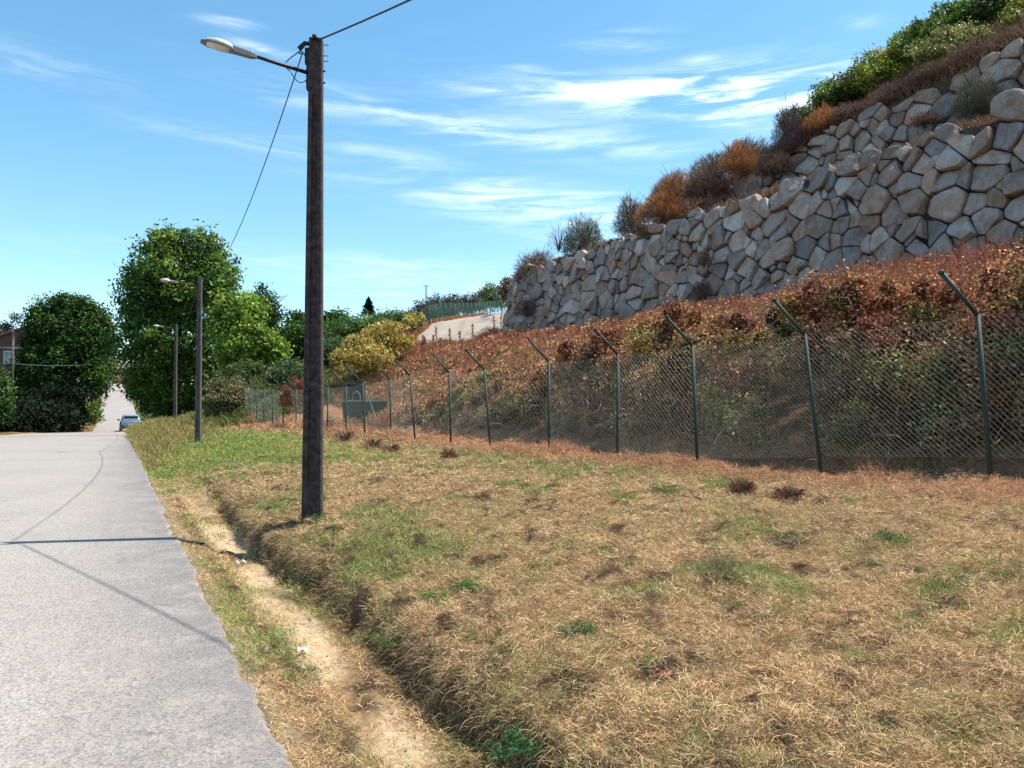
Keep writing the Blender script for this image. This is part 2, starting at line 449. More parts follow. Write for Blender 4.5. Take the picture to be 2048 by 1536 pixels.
STRAW = np.array([.40, .265, .135]); SAND = np.array([.50, .385, .25]); SOIL = np.array([.16, .10, .062]); RUST = np.array([.33, .18, .10])
OLIVE = np.array([.17, .165, .06]); GREEN = np.array([.12, .19, .035]); GRAVEL = np.array([.44, .385, .335])
def mixc(a, b, t): return a*(1-t[:, None])+b*t[:, None]
def greenness(u, v, X, Y):
    g = fbm(X*.55, Y*.55, 41, 4); g2 = fbm(X*2.2, Y*2.2, 77, 3)
    near_road = sstep(v, 7, 13)*(1-sstep(v, 36, 46))*(1-sstep(u, 3.2, 5.6))*.34
    base = (g-.5)*1.3+(g2-.5)*.9+near_road - .08*sstep(u, 5, 8)
    return np.clip(sstep(base, .04, .34), 0, 1)
def ground_col(u, v):
    X, Y = XY(u, v); w = u-road_r(v)
    c = np.tile(STRAW*.62, (len(u), 1))
    c = mixc(c, OLIVE*.8, greenness(u, v, X, Y))
    c = mixc(c, SOIL, sstep(fbm(X*1.7, Y*1.7, 51), .55, .72)*.35); c = mixc(c, SOIL*.35, sstep(fbm(X*6.3, Y*6.3, 57, 3), .57, .64))  # fine dark soil gaps, deepened for the shade between grass clumps
    dm = 1-sstep(v, 7, 16)
    c = mixc(c, SAND, sstep(w, .34, .46)*(1-sstep(w, .82, .93))*dm*sstep(fbm(X*1.1, Y*1.1, 61, 3), .25, .5))
    c = mixc(c, SOIL*.9, sstep(w, .86, .94)*(1-sstep(w, 1.15, 1.25))*dm)
    c = mixc(c, SAND*.75, (1-sstep(w, .05, .3))*(w > -.3)*.6)
    c = mixc(c, RUST, sstep(u, 6.9, 8.2)*(1-sstep(u, 20, 21)))
    c = mixc(c, SOIL*.7, sstep(u, 9.2, 10)*(1-sstep(u, 13, 15))*(v < 24)*.9)
    # gravel track
    tr = track_mask(u, v)
    cen = np.interp(v, [38, 46, 54, 60, 70, 90], [22.3, 23.3, 26.5, 31, 39, 52])-.4+(fbm(v*.3, u*0, 95, 2)-.5)*1.2
    rut = np.exp(-((np.abs(u-cen)-1.1)/.28)**2)*.6*sstep(fbm(u*.7, v*.25, 97, 3), .3, .6)+np.exp(-((u-cen-2.4)/.2)**2)*.5
    c = mixc(c, GRAVEL, tr); c = mixc(c, GRAVEL*.55, tr*np.clip(rut+.25*sstep(fbm(u*1.5, v*.5, 98, 3), .5, .7), 0, 1))
    c = mixc(c, np.array([.12, .10, .06]), sstep(u, 21.5, 22)*(v < 41))
    c = mixc(c, np.array([.07, .10, .03]), sstep(v, 46, 56)*(1-tr)*(u < 19)*(u > 1))
    c = mixc(c, np.array([.06, .06, .03]), (u < road_l(v)-2)*1.0*sstep(v, 30, 45))  # left ground darkened, tree and hedge shade put into its colour
    return c
def track_mask(u, v):
    # band that climbs away past the end of the wall
    cen = np.interp(v, [38, 46, 54, 60, 70, 90], [22.3, 23.3, 26.5, 31, 39, 52]); hw = np.interp(v, [38, 50, 60, 90], [2.6, 4.6, 6.2, 6])
    e = (fbm(u*.8, v*.8, 91, 3)-.5)*.8
    return (1-sstep(np.abs(u-cen+.4)+e, hw-.35, hw+.35))*(v > 38)*(v < 110)
build_ground()

def build_road():
    vs = axis([(-60, -6, 4), (-6, 16, .06), (16, 46, .2), (46, 205, 1.5)])
    n = 34
    rows = []; C = []
    for v in vs:
        l, r = float(road_l(v)), float(road_r(v))
        jr = (float(fbm(v*1.1, 2.2, 5, 3))-.5)*.16 + (float(fbm(v*6, 8.2, 15, 3))-.5)*.10
        jl = (float(fbm(v*1.3, 9.2, 6, 3))-.5)*.14
        f = np.concatenate([np.linspace(0, .93, n-12), np.linspace(.945, 1, 12)])
        us = (l+jl)+(r+jr-l-jl)*f
        z = float(road_z(v))+.012-.012*((f-.5)*2)**2*1.0
        z = z + 0*us
        z[-1] -= .045; us[-1] += .015; z[0] -= .045
        x, y = XY(us, v)
        rows.append(np.stack([x, y, z], -1))
        e = np.clip(1-(us[-1]-us)/1.3, 0, 1)**1.2
        C.append(np.stack([e*(1 if v < 30 else max(0, 1-(v-30)/15)), (us[-1]-us < .02)*.6, us*0], -1))
    P = np.concatenate(rows); m = len(vs)
    idx = np.arange(m*n).reshape(m, n)
    F = np.stack([idx[:-1, :-1], idx[:-1, 1:], idx[1:, 1:], idx[1:, :-1]], -1).reshape(-1, 4)
    o = mesh_obj('road', P, F, M_ROAD, None, np.concatenate(C), smooth=True); tag(o, kind='structure')
    # thin dark strip across the road, added for the tone break at its crest
    b = []
    for u in np.linspace(-6.6, -.1, 30):
        x, y = XY(u, 43.6+.03*u+.05*math.sin(u*2)); b.append((x, y))
    V = []; F = []
    for i, (x, y) in enumerate(b):
        V += [(x, y-.10, .0165), (x, y+.10, .0165)]
        if i: F.append((2*i-2, 2*i, 2*i+1, 2*i-1))
    o = mesh_obj('crest_line', np.array(V), F, M_CREST_LINE); tag(o, kind='structure')
build_road()

# ------------------------------------------------------------------ boulder walls
def clip_poly(poly, nx, ny, c):
    out = []
    for i in range(len(poly)):
        a = poly[i]; b = poly[(i+1) % len(poly)]
        da = a[0]*nx+a[1]*ny-c; db = b[0]*nx+b[1]*ny-c
        if da <= 0: out.append(a)
        if (da < 0 < db) or (db < 0 < da):
            t = da/(da-db); out.append((a[0]+(b[0]-a[0])*t, a[1]+(b[1]-a[1])*t))
    return out
def boulder_wall(name, length, base, top, mapf, label, cell=.85, seed=1, small=.2, cap=True):
    r = random.Random(seed); seeds = []
    rowh = cell*.80; hmax = max(top(s)-base(s) for s in np.linspace(0, length, 60))+.3
    j = 0; t = -.2
    while t < hmax+rowh:
        s = -cell+r.random()*cell
        while s < length+cell:
            w = cell*r.choice([.42, .6, .85, 1.15, 1.5, 2.0])
            seeds.append((s+w/2, t+r.uniform(-.38, .38)*rowh, (w/cell-1)*.20*cell*cell))
            if r.random() < small*1.6: seeds.append((s+w, t+rowh*.5+r.uniform(-.1, .1), -.16*cell*cell))
            s += w
        t += rowh*r.uniform(.85, 1.15)
    # shear so that stones lean and courses run unevenly
    S = np.array([(a+.18*b+r.uniform(-.1, .1)*cell, b+.22*math.sin(a*.7+b)+.1*math.sin(a*1.9), w) for a, b, w in seeds])
    Vs = []; Fs = []; Cs = []; off = 0
    pal = [(.40, .375, .365), (.35, .32, .305), (.31, .262, .235), (.46, .445, .44), (.30, .285, .29), (.36, .29, .25), (.50, .50, .51), (.27, .28, .31)]
    M = 26
    for i, (a, b, w) in enumerate(S):
        tb = top(min(max(a, 0), length))-base(min(max(a, 0), length))
        if b > tb+.05 or b < -.6 or a < -.4 or a > length+.4: continue
        d = (S[:, 0]-a)**2+(S[:, 1]-b)**2
        nb = np.argsort(d)[1:16]
        poly = [(a-2, b-2), (a+2, b-2), (a+2, b+2), (a-2, b+2)]
        for q in nb:
            a2, b2, w2 = S[q]; nx, ny = a2-a, b2-b; L2 = nx*nx+ny*ny
            if L2 < 1e-4: continue
            tt = .5+(w-w2)/(2*L2); tt = min(max(tt, .14), .86)
            poly = clip_poly(poly, nx, ny, (a+nx*tt)*nx+(b+ny*tt)*ny)
            if len(poly) < 3: break
        if len(poly) < 3: continue
        # top line
        if b > tb-.75*cell:
            tl = tb+r.uniform(-.12, .22); sl = r.uniform(-.15, .15)
            poly = clip_poly(poly, -sl, 1, tl-sl*a)
            if len(poly) < 3: continue
        P = np.array(poly)
        area = .5*abs(np.dot(P[:, 0], np.roll(P[:, 1], 1))-np.dot(P[:, 1], np.roll(P[:, 0], 1)))
        if area < .03: continue
        cen = P.mean(0)
        # round corners
        for _ in range(2):
            Q = np.roll(P, -1, 0); k = .055 if _ == 0 else .17
            P = np.stack([P*(1-k)+Q*k, P*k+Q*(1-k)], 1).reshape(-1, 2)
        # resample
        Q = np.vstack([P, P[:1]]); seg = np.linalg.norm(np.diff(Q, axis=0), axis=1); cum = np.r_[0, np.cumsum(seg)]
        tq = np.linspace(0, cum[-1], M, endpoint=False)
        R = np.stack([np.interp(tq, cum, Q[:, 0]), np.interp(tq, cum, Q[:, 1])], -1)
        size = math.sqrt(area)
        gap = r.uniform(.010, .030)
        R = cen+(R-cen)*(1-gap/size*2)
        R = R+ .012*size*np.stack([np.sin(tq*9+i), np.cos(tq*8+i*2)], -1)
        tx, ty = r.uniform(-.28, .28), r.uniform(-.26, .14)
        bul = size*r.uniform(.08, .17); push = r.uniform(-.10, .10)
        rings = []
        ax = r.uniform(0, math.pi); fc = r.uniform(.05, .38)
        for sc, dp in ((.94, -.5), (.99, -.12), (1.0, 0.0), (.975, .5), (.925, .84), (.78, .96), (.52, 1.0), (.25, 1.0)):
            q = cen+(R-cen)*sc
            dpth = dp*bul if dp > 0 else dp
            rel = q-cen
            plane = (tx*rel[:, 0]+ty*rel[:, 1])
            nz = (fbm(q[:, 0]*2.0+i*7, q[:, 1]*2.0, seed+3, 3)-.5)*.22*size*(1 if dp > 0 else .25)
            ridge = -abs(rel[:, 0]*math.cos(ax)+rel[:, 1]*math.sin(ax))*fc*(dp > .5)*.5
            rings.append(np.stack([q[:, 0], q[:, 1], dpth+plane+nz+push+ridge], -1))
        cd = rings[-1].mean(0); ring = np.concatenate(rings+[cd[None]])
        sN = ring[:, 0]; X, Y, Z = mapf(sN, ring[:, 1], ring[:, 2])
        Vs.append(np.stack([X, Y, Z], -1))
        nr = len(rings)
        k = np.arange(M); kn = (k+1) % M
        for q in range(nr-1):
            Fs.append(np.stack([off+q*M+k, off+q*M+kn, off+(q+1)*M+kn, off+(q+1)*M+k], -1))
        Fs.append(np.stack([off+(nr-1)*M+k, off+(nr-1)*M+kn, np.full(M, off+nr*M), np.full(M, off+nr*M)], -1))
        c = np.array(r.choices(pal, [5, 5, 4, 3, 4, 3, 1.2, 1.2])[0])*r.uniform(.70, 1.08)*np.array([1.22, 1.10, .99])
        Cs.append(np.tile(c, (len(ring), 1))); off += len(ring)
    V = np.concatenate(Vs); F = np.concatenate(Fs); C = np.concatenate(Cs)
    faces = [tuple(f) if f[2] != f[3] else (f[0], f[1], f[2]) for f in F.tolist()]
    root = empty(name)
    st = mesh_obj('stonework', V, faces, M_ROCK, root, C)
    # dark earth core behind the joints
    ss = np.linspace(-.2, length+.2, 120); P = []; Fc = []
    ts = np.linspace(-.6, 1, 8)
    for i, s in enumerate(ss):
        sc = min(max(s, 0), length)
        for j, q in enumerate(ts):
            tt = q*(top(sc)-base(sc)-.25) if q > 0 else q
            P.append(mapf(np.array([s]), np.array([tt]), np.array([-.16]))); 
            if i and j: Fc.append(((i-1)*8+j-1, i*8+j-1, i*8+j, (i-1)*8+j))
    mesh_obj('earth_core', np.array(P).reshape(-1, 3), Fc, M_EARTH, root)
    tag(root, label, 'stone wall')
    return root

# lower wall: straight along the slope, then round the far corner
LW_V0, LW_V1, RC = -3.0, 39.2, 2.6
LEN1 = LW_V1-LW_V0; ARC = RC*math.pi/2*.92; LWL = LEN1+ARC+7
def lw_path(s):
    s = np.asarray(s, float)
    u = np.full_like(s, 21.4); v = LW_V0+s; nu = np.full_like(s, -1.0); nv = np.zeros_like(s)
    a = np.clip((s-LEN1)/RC, 0, ARC/RC)
    m = s > LEN1
    u = np.where(m, 21.4+RC*(1-np.cos(a)), u); v = np.where(m, LW_V1+RC*np.sin(a), v)
    nu = np.where(m, -np.cos(a), nu); nv = np.where(m, np.sin(a), nv)
    e = np.maximum(0, s-LEN1-ARC); ae = ARC/RC
    u = u+e*math.sin(ae); v = v+e*math.cos(ae)
    return u, v, nu, nv
def lw_base(s):
    u, v, _, _ = lw_path(np.array([float(s)]))
    if s < LEN1+ARC: return -.2+float(np.interp(v[0], WB_V, WB_Z))
    return WALLBASE-.15+1.05+.28*(s-LEN1-ARC)
def lw_top(s):
    return 10.35+.3*max(0, 1-s/22)+.14*math.sin(s*.8)+.12*math.sin(s*2.3)-1.1*min(1, max(0, (s-LEN1-.5)/5))
def lw_map(s, t, d):
    u, v, nu, nv = lw_path(s)
    b = np.array([lw_base(x) for x in np.atleast_1d(s)])
    off = d - t*.17
    x, y = XY(u+nu*off, v+nv*off)
    return x, y, b+t+d*.15
boulder_wall('boulder_wall', LWL, lw_base, lw_top, lw_map, 'long lower retaining wall of big grey granite boulders above the rusty weeds', .80, 3)

UW_V0 = -2.0; UWL = 34
def uw_base(s): return 10.0
def uw_top(s): return float(np.interp(UW_V0+s, ZU_V, ZU_Z))+.12*math.sin(s*1.1)+.1*math.sin(s*2.9)
def uw_map(s, t, d):
    off = d-t*.15
    v = UW_V0+s
    x, y = XY(24.95-off+0*v, v)
    return x, y, 10.0+t+d*.15
boulder_wall('boulder_wall', UWL, uw_base, uw_top, uw_map, 'upper set back retaining wall of boulders, half hidden behind the lower wall', .8, 11)

# ------------------------------------------------------------------ street lamps
def luminaire(root, base, dirv, m_arm):
    """arm starts at base, runs outwards along dirv (horizontal unit) and upwards"""
    d = Vector(dirv); up = Vector((0, 0, 1)); rise = .075
    a = Vector(base); e = a+d*.68+up*.075
    ax = (e-a).normalized()
    MB().tube([a, a+ax*.5, e], .024, 10, .020).build('lamp_arm', m_arm, root, True)
    side = ax.cross(up).normalized(); nn = side.cross(ax).normalized()
    def P(l, w, h): return e+ax*(l*.66)+side*(w*.62)+nn*(h*.62)
    # gear housing
    gb = MB()
    rings = []
    for l, w, h0, h1 in ((-.06, .030, -.028, .03), (.0, .055, -.045, .05), (.06, .065, -.055, .06), (.36, .075, -.060, .075), (.37, .07, -.05, .07)):
        rings.append([P(l, -w, h0), P(l, w, h0), P(l, w, h1*.6), P(l, w*.6, h1), P(l, -w*.6, h1), P(l, -w, h1*.6)])
    gb.loft(rings); head = gb.build('lamp_housing', M_LAMPD, root)
    # cowl
    cb = MB(); rings = []
    for l, w, h in ((.365, .075, .075), (.42, .12, .13), (.52, .15, .155), (.66, .155, .150), (.78, .135, .115), (.86, .09, .06), (.90, .05, .015)):
        ring = []
        for k in range(9):
            t = math.pi*k/8
            ring.append(P(l, w*math.cos(t), -.03+h*math.sin(t)))
        rings.append(ring)
    cb.loft(rings); cb.build('lamp_cowl', M_LAMP, root, True)
    lb = MB(); rings = []
    for l, w, h in ((.42, .10, .03), (.55, .13, .06), (.70, .13, .055), (.82, .10, .03)):
        rings.append([P(l, w*math.cos(t), -.034-h*math.sin(t)) for t in [math.pi*k/8 for k in range(9)]])
    lb.loft(rings); lb.build('lamp_lens', M_LENS, root, True)
    rb = MB(); rb.loft([[P(.36, -.11, -.045), P(.36, .11, -.045), P(.36, .11, -.028), P(.36, -.11, -.028)],
                        [P(.55, -.165, -.045), P(.55, .165, -.045), P(.55, .165, -.028), P(.55, -.165, -.028)],
                        [P(.80, -.15, -.045), P(.80, .15, -.045), P(.80, .15, -.028), P(.80, -.15, -.028)],
                        [P(.925, -.06, -.045), P(.925, .06, -.045), P(.925, .06, -.028), P(.925, -.06, -.028)]])
    rb.build('lamp_rim', M_LAMPD, root)

def lamp_post(loc, height, label, face=0.0, mpole=M_CONC, detail=True, w0=.245, w1=.165):
    root = empty('street_lamp', loc)
    # tapered H-section concrete post: front and back faces carry a shallow recess
    def sect(z, w, rec, rw=.42):
        a = w/2; b = a*.86; e = .012
        i = a*rw
        pts = [(-a+e, -b), (-i, -b), (-i+.01, -b+rec), (i-.01, -b+rec), (i, -b), (a-e, -b), (a, -b+e), (a, b-e), (a-e, b), (i, b), (i-.01, b-rec), (-i+.01, b-rec), (-i, b), (-a+e, b), (-a, b-e), (-a, -b+e)]
        c, s = math.cos(face), math.sin(face)
        return [(x*c-y*s, x*s+y*c, z) for x, y in pts]
    rings = []
    zs = [-.6, .0, .42, .44, .47, 1.6, 1.62, 1.70, 1.72, 3.4, 3.42, 3.5, 3.52, height-.75, height-.72, height]
    for z in zs:
        w = w0+(w1-w0)*max(0, z)/height
        rec = .03 if (.47 <= z <= 1.6 or 1.72 <= z <= 3.4 or 3.52 <= z <= height-.75) else .004
        rings.append(sect(z, w, rec))
    mb = MB(); mb.loft(rings); mb.build('pole', mpole, root)
    c, s = math.cos(face), math.sin(face)
    if detail:
        z = .55
        while z < height-.4:
            w = w0+(w1-w0)*z/height; b = w/2*.86-.034
            if not (1.58 < z < 1.74 or 3.38 < z < 3.54):
                y = -b; hb = MB(); hb.box((0*c-y*s*-1*0 + (0*c - (y-.002)*s), (0*s+(y-.002)*c), z), (.022, .012, .022), face).build('bolt_hole', M_EARTH, root)
            z += .23
        for z in (height-.06, height-.20, height-.27, height-.40, height-.55):
            w = w1*.5; L = .07 if z > height-.3 else .035
            pins = MB(); pins.tube([(w*c-.02*c, w*s-.02*s, z), ((w+L)*c, (w+L)*s, z)], .005 if z > height-.3 else .011, 6)
            pins.build('pin', M_IRON, root)
            if z < height-.3: MB().tube([(-(w-.02)*c, -(w-.02)*s, z), (-(w+.045)*c, -(w+.045)*s, z)], .012, 6).build('pin', M_IRON, root)
        br = MB(); br.box((-(w1/2+.018)*c, -(w1/2+.018)*s, height-.50), (.03, .10, .30), face)
        br.box((-(w1/2+.03)*c, -(w1/2+.03)*s, height-.22), (.05, .07, .20), face)
        br.build('arm_bracket', M_IRON, root)
        ins = MB()
        ins.tube([(-.02*c, -.02*s, height-.06), (-(w1/2+.06)*c, -(w1/2+.06)*s, height-.05), (-(w1/2+.13)*c, -(w1/2+.13)*s, height-.13)], .026, 8, .035)
        ins.tube([(0, -.06, height-.02), (.0, -.10, height+.02)], .03, 8)
        ins.build('cable_clamp', M_IRON, root, True)
        wr = MB()
        a = Vector((-(w1/2+.12), 0, height-.14)); 
        for e, bulge in ((Vector((-(w1/2+.24), 0, height-.42)), -.13), (Vector((-(w1/2+.02), 0, height-.36)), .05), (Vector((-(w1/2+.04), 0, height-.20)), -.06)):
            pts = []
            for i in range(9):
                q = i/8; p = a.lerp(e, q); p.x += bulge*math.sin(math.pi*q); p.y += .03*math.sin(5*q); pts.append(p)
            wr.tube(pts, .007, 5)
        pts = [Vector((-(w1/2+.24), 0, height-.42)).lerp(Vector((-(w1/2+.02), 0, height-.5)), q/8)+Vector((0, 0, -.09*math.sin(math.pi*q/8))) for q in range(9)]
        wr.tube(pts, .006, 5)
        wr.build('wiring', M_WIRE, root, True)
    dv = Vector((-nd[0], -nd[1], 0))
    luminaire(root, (dv.x*w1*.5, dv.y*w1*.5, height-.45 if detail else height-.30), dv, M_IRON)
    tag(root, label, 'street lamp', 'street lamps along the road')
    return root
P1 = at(625, 1035, 9.46); P2 = at(396, 890, 27.3); P3 = at(350, 838, 47.8)
TOP1 = at(622, 80, 9.46)[2]; TOP2 = at(396, 556, 27.3)[2]; TOP3 = at(350, 648, 47.8)[2]
lamp_post(tuple(P1), TOP1-P1[2], 'nearest tall dark concrete street lamp post on the grass bank', .12)
lamp_post(tuple(P2), TOP2-P2[2], 'middle street lamp post in front of the big tree, slim and grey brown', .1, M_CONC_FAR, False, .2, .13)
lamp_post(tuple(P3), TOP3-P3[2], 'farthest street lamp, half hidden by long grass near the car', .1, M_CONC_FAR, False, .2, .13)

def cable(a, b, sag, r, label, n=40):
    a = Vector(a); b = Vector(b); pts = []
    for i in range(n+1):
        q = i/n; p = a.lerp(b, q); p.z -= sag*4*q*(1-q); pts.append(p)
    o = MB().tube(pts, r, 6).build('cable', M_WIRE, None, True)
    tag(o, label, 'cable', 'overhead cables between the lamp posts'); return o
A1 = (P1[0]-.02, P1[1], TOP1-.02); A2 = (P2[0], P2[1], TOP2-.05); A3 = (P3[0], P3[1], TOP3-.05)
cable((P1[0]-.17, P1[1], TOP1-.15), A2, .85, .008, 'thin sagging cable from the near lamp post to the middle post')
cable(A2, A3, .8, .008, 'thin cable from the middle lamp post to the farthest lamp')
cable(A1, (P1[0]+15.0, P1[1]-16.3, TOP1-.6), .75, .011, 'cable rising from near post top out of the top of the picture')

# ------------------------------------------------------------------ fences
def fence(name, pts, height, arm, label, post_r=.027, step=.07, wire_r=.0016, m_mesh=M_MESHWIRE, m_post=M_GREENPOST, braces=(), leans=None, mesh_lo=.27, arm_dir=None):
    root = empty(name)
    tops = []
    ad = arm_dir or (-.86, -.10)
    ad = Vector((ad[0], ad[1], 0)).normalized()
    for i, (x, y, z) in enumerate(pts):
        hh = height[i] if isinstance(height, list) else height
        ln = leans[i] if leans else (0, 0)
        b = Vector((x, y, z-.35)); t = Vector((x+ln[0], y+ln[1], z+hh)); tops.append(t)
        mb = MB(); mb.tube([b, t], post_r, 8)  # leans as measured
        if arm: 
            mb.tube([t-Vector((0, 0, .02)), t+ad*arm*.74+Vector((0, 0, arm*.78))], post_r*.9, 8)
            e = t+ad*arm*.74+Vector((0, 0, arm*.78)); mb.tube([e-Vector((0, 0, .002)), e+ad*.02+Vector((0, 0, .03))], post_r*1.25, 8)
        p = mb.build('post', m_post, root, True)
    for i in braces:
        x, y, z = pts[i]; x2, y2, z2 = pts[i-1]
        MB().tube([(x+.05, y, z+(height[i] if isinstance(height, list) else height)*.8), (x+.85, y-1.0, z-.1)], .022, 6).build('brace', m_mesh, root, True)
    for i in range(len(pts)-1):
        a0 = Vector(pts[i]); b0 = Vector(pts[i+1]); a1 = tops[i]; b1 = tops[i+1]
        L = (b0-a0).length; hh = (a1-a0).length
        lo = mesh_lo
        def P(s, t):   # s 0..1 along, t 0..1 up
            q0 = a0.lerp(b0, s); q1 = a1.lerp(b1, s)
            q1 = q1-Vector((0, 0, .05*4*s*(1-s)))
            return q0.lerp(q1, lo/hh+(1-lo/hh)*t)
        Hm = hh-lo
        V = []; F = []
        st = step if not callable(step) else step(i)
        def ribbon(p, q, r):
            d = (q-p); 
            if d.length < 1e-3: return
            r = r*(1 if m_mesh is not M_MESHWIRE else 1.35 if i < 4 else 1.1 if i < 8 else 1.9); d.normalize(); sd = Vector((b0.y-a0.y, -(b0.x-a0.x), 0)).normalized(); w = d.cross(sd).normalized()
            k = len(V)
            for pt in (p, q):
                V.append(tuple(pt+w*r)); V.append(tuple(pt-w*r*.5+sd*r*.87)); V.append(tuple(pt-w*r*.5-sd*r*.87))
            for j in range(3): F.append((k+j, k+(j+1) % 3, k+3+(j+1) % 3, k+3+j))
        for sgn, rr in ((1, 1.15), (-1, .85)):
            c = -Hm
            while c < L:
                # line x = c + t*Hm (or mirrored)
                t0 = max(0, -c/Hm); t1 = min(1, (L-c)/Hm)
                if t1 > t0+.01:
                    s0, s1 = (c+t0*Hm)/L, (c+t1*Hm)/L
                    if sgn < 0: s0, s1 = 1-s0, 1-s1
                    # two pieces so that the sag shows
                    tm, sm = (t0+t1)/2, (s0+s1)/2
                    ribbon(P(s0, t0), P(sm, tm), wire_r*rr); ribbon(P(sm, tm), P(s1, t1), wire_r*rr)
                c += st*1.414
        for tt in (0.0, .33, .66, 1.0):
            for k in range(6): ribbon(P(k/6, tt), P((k+1)/6, tt), wire_r*1.4)
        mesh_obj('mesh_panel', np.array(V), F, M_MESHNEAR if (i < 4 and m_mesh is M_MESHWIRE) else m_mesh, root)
        if arm and name == 'chain_link_fence' and i < 12:
            w = MB(); 
            for k in (.12,):
                pts2 = []
                for q in range(7):
                    s = q/6; t_ = a1.lerp(b1, s); t_ = t_+Vector((0, 0, k-.04*math.sin(math.pi*s))); pts2.append(t_+ad*k*.8)
                w.tube(pts2, .003, 4)
            w.build('strand_wire', m_mesh, root)
    tag(root, label, 'fence')
    return root
def fence_pt(px, by, line=None):
    t = (px-1024)/1500; Y = 11.2/(t+.6)
    return at(px, by, Y)
posts = [(2560, 1000, 590), (1985, 958, 628), (1647, 950, 668), (1397, 952, 690), (1234, 930, 708), (1098, 905, 722), (983, 903, 738), (902, 883, 744), (832, 884, 750), (782, 876, 758),
         (731, 872, 766), (692, 868, 772), (655, 864, 774), (622, 862, 776), (592, 860, 778), (566, 858, 778), (545, 855, 778), (528, 852, 778), (513, 851, 777), (500, 850, 776), (489, 848, 775)]
FP = []; FH = []
for px, by, ty in posts:
    p = fence_pt(px, by); q = at(px, ty, p[1]); FP.append(tuple(p)); FH.append(q[2]-p[2])
pxs = [-.17, -.14, -.25, -.09, 0.03, 0, -.19, -.05, -.2, -.03, -.12] + [0]*10
leans = [(a, 0) for a in pxs]
fence('chain_link_fence', FP, FH, .62, 'long green chain link fence with cranked posts at the foot of the slope', .029, lambda i: .055 if i < 3 else (.075 if i < 5 else (.10 if i < 9 else .13)), .0013,
      M_MESHWIRE, M_GREENPOST, (10, 13), leans)
# far fence on the ridge by the track
fp = []
for k in range(20):
    q = k/19; px = 843+167*q**.8; Y = 66+46*q; by = 648-30*min(1, q*1.7)
    p = gnd(px, Y); fp.append(tuple(p))
fence('ridge_fence', fp, 1.85, 0, 'distant green mesh fence along the ridge beside the gravel track', .05, .16, .007, M_GREENMESH, M_GREENPOST)

# ------------------------------------------------------------------ vegetation
def crown_leaves(blobs, n_cl, per, leaf, pal, w=None, hollow=.55, jit=.5, flat=.75):
    """blobs: (x,y,z,rx,ry,rz). clumps spread over each blob's outer volume, leaves round each clump"""
    vols = np.array([b[3]*b[4]*b[5] for b in blobs])**.7; vols = vols/vols.sum()
    Ps = []; Cs = []; Ds = []
    for b, f in zip(blobs, vols):
        m = max(3, int(n_cl*f))
        d = rand_dirs(m); rad = hollow+(1-hollow)*rng.random(m)**.6
        rad *= .52+.90*fbm(d[:, 0]*3.0+b[0], d[:, 2]*3.0+d[:, 1]*1.7+b[2], 5, 3)
        c = np.array(b[:3])+d*rad[:, None]*np.array(b[3:6])
        cc = pick(pal, m, w, .22)
        k = rng.poisson(per, m).clip(4)
        idx = np.repeat(np.arange(m), k)
        s = leaf*rng.uniform(.7, 1.9, m)
        P = c[idx]+np.clip(rng.normal(size=(len(idx), 3)), -1.7, 1.7)*s[idx][:, None]*np.array([1, 1, flat])
        Ps.append(P); Cs.append(cc[idx]*(1+rng.normal(0, .14, (len(idx), 1)))); Ds.append(unit((P-np.array(b[:3]))))
    P = np.concatenate(Ps); C = np.clip(np.concatenate(Cs), .003, 1); D = np.concatenate(Ds)
    n = len(P)
    nr = unit(D*.6+rand_dirs(n)+np.array([0, 0, .5]))
    dr = unit(np.cross(nr, rand_dirs(n)))
    V, F = leaf_quads(P, leaf*rng.uniform(.6, 1.4, n), leaf*rng.uniform(.4, .85, n), dr, nr)
    return V, F, np.repeat(C, 4, 0)
def trunk_mesh(base, top, r, limbs, spread):
    mb = MB(); b = Vector(base); t = Vector(top)
    pts = [b.lerp(t, q/6)+Vector((random.uniform(-.1, .1)*q*.3, random.uniform(-.1, .1)*q*.3, 0)) for q in range(7)]
    mb.tube(pts, [r*(1.25 if i == 0 else 1-.11*i) for i in range(7)], 9)
    for i in range(limbs):
        q = random.uniform(.3, .95); s = b.lerp(t, q); a = random.uniform(0, 6.28); l = spread*random.uniform(.5, 1)
        e = s+Vector((math.cos(a)*l, math.sin(a)*l, l*random.uniform(.3, 1.0)))
        mid = s.lerp(e, .5)+Vector((0, 0, l*.12))
        mb.tube([s, mid, e], [r*.42*(1.1-q*.5), r*.25, r*.07], 6)
    return mb
def tree(name, base, top, blobs, label, pal, n_cl, per, leaf, r=.25, limbs=12, spread=3, group=None, m=None, hollow=.5, w=None, cat='tree'):
    root = empty(name, tuple(base))
    V, F, C = crown_leaves(blobs, n_cl, per, leaf, pal, w, hollow)
    V = V-np.array(base)
    mesh_obj('crown', V, F, m or M_LEAF, root, C)
    o = trunk_mesh((0, 0, -.4), Vector(top)-Vector(base), r, limbs, spread).build('trunk', M_BARK, root, True)
    tag(root, label, cat, group)
    return root
def B(px, py, Y, rpx, rpy, dy=None):
    p = at(px, py, Y); rx = rpx*Y/1500; rz = rpy*Y/1500
    return (p[0], p[1], p[2], rx, dy if dy else rx*.85, rz)

PLANE = [(.10, .185, .022), (.07, .14, .018), (.15, .235, .03), (.04, .085, .014), (.19, .28, .035)]
DARK = [(.035, .075, .016), (.02, .042, .011), (.055, .115, .02), (.08, .15, .026)]
BRIGHT = [(.20, .31, .03), (.14, .24, .025), (.26, .37, .05), (.08, .15, .02)]
MID = [(.06, .115, .03), (.08, .15, .03), (.04, .075, .022)]
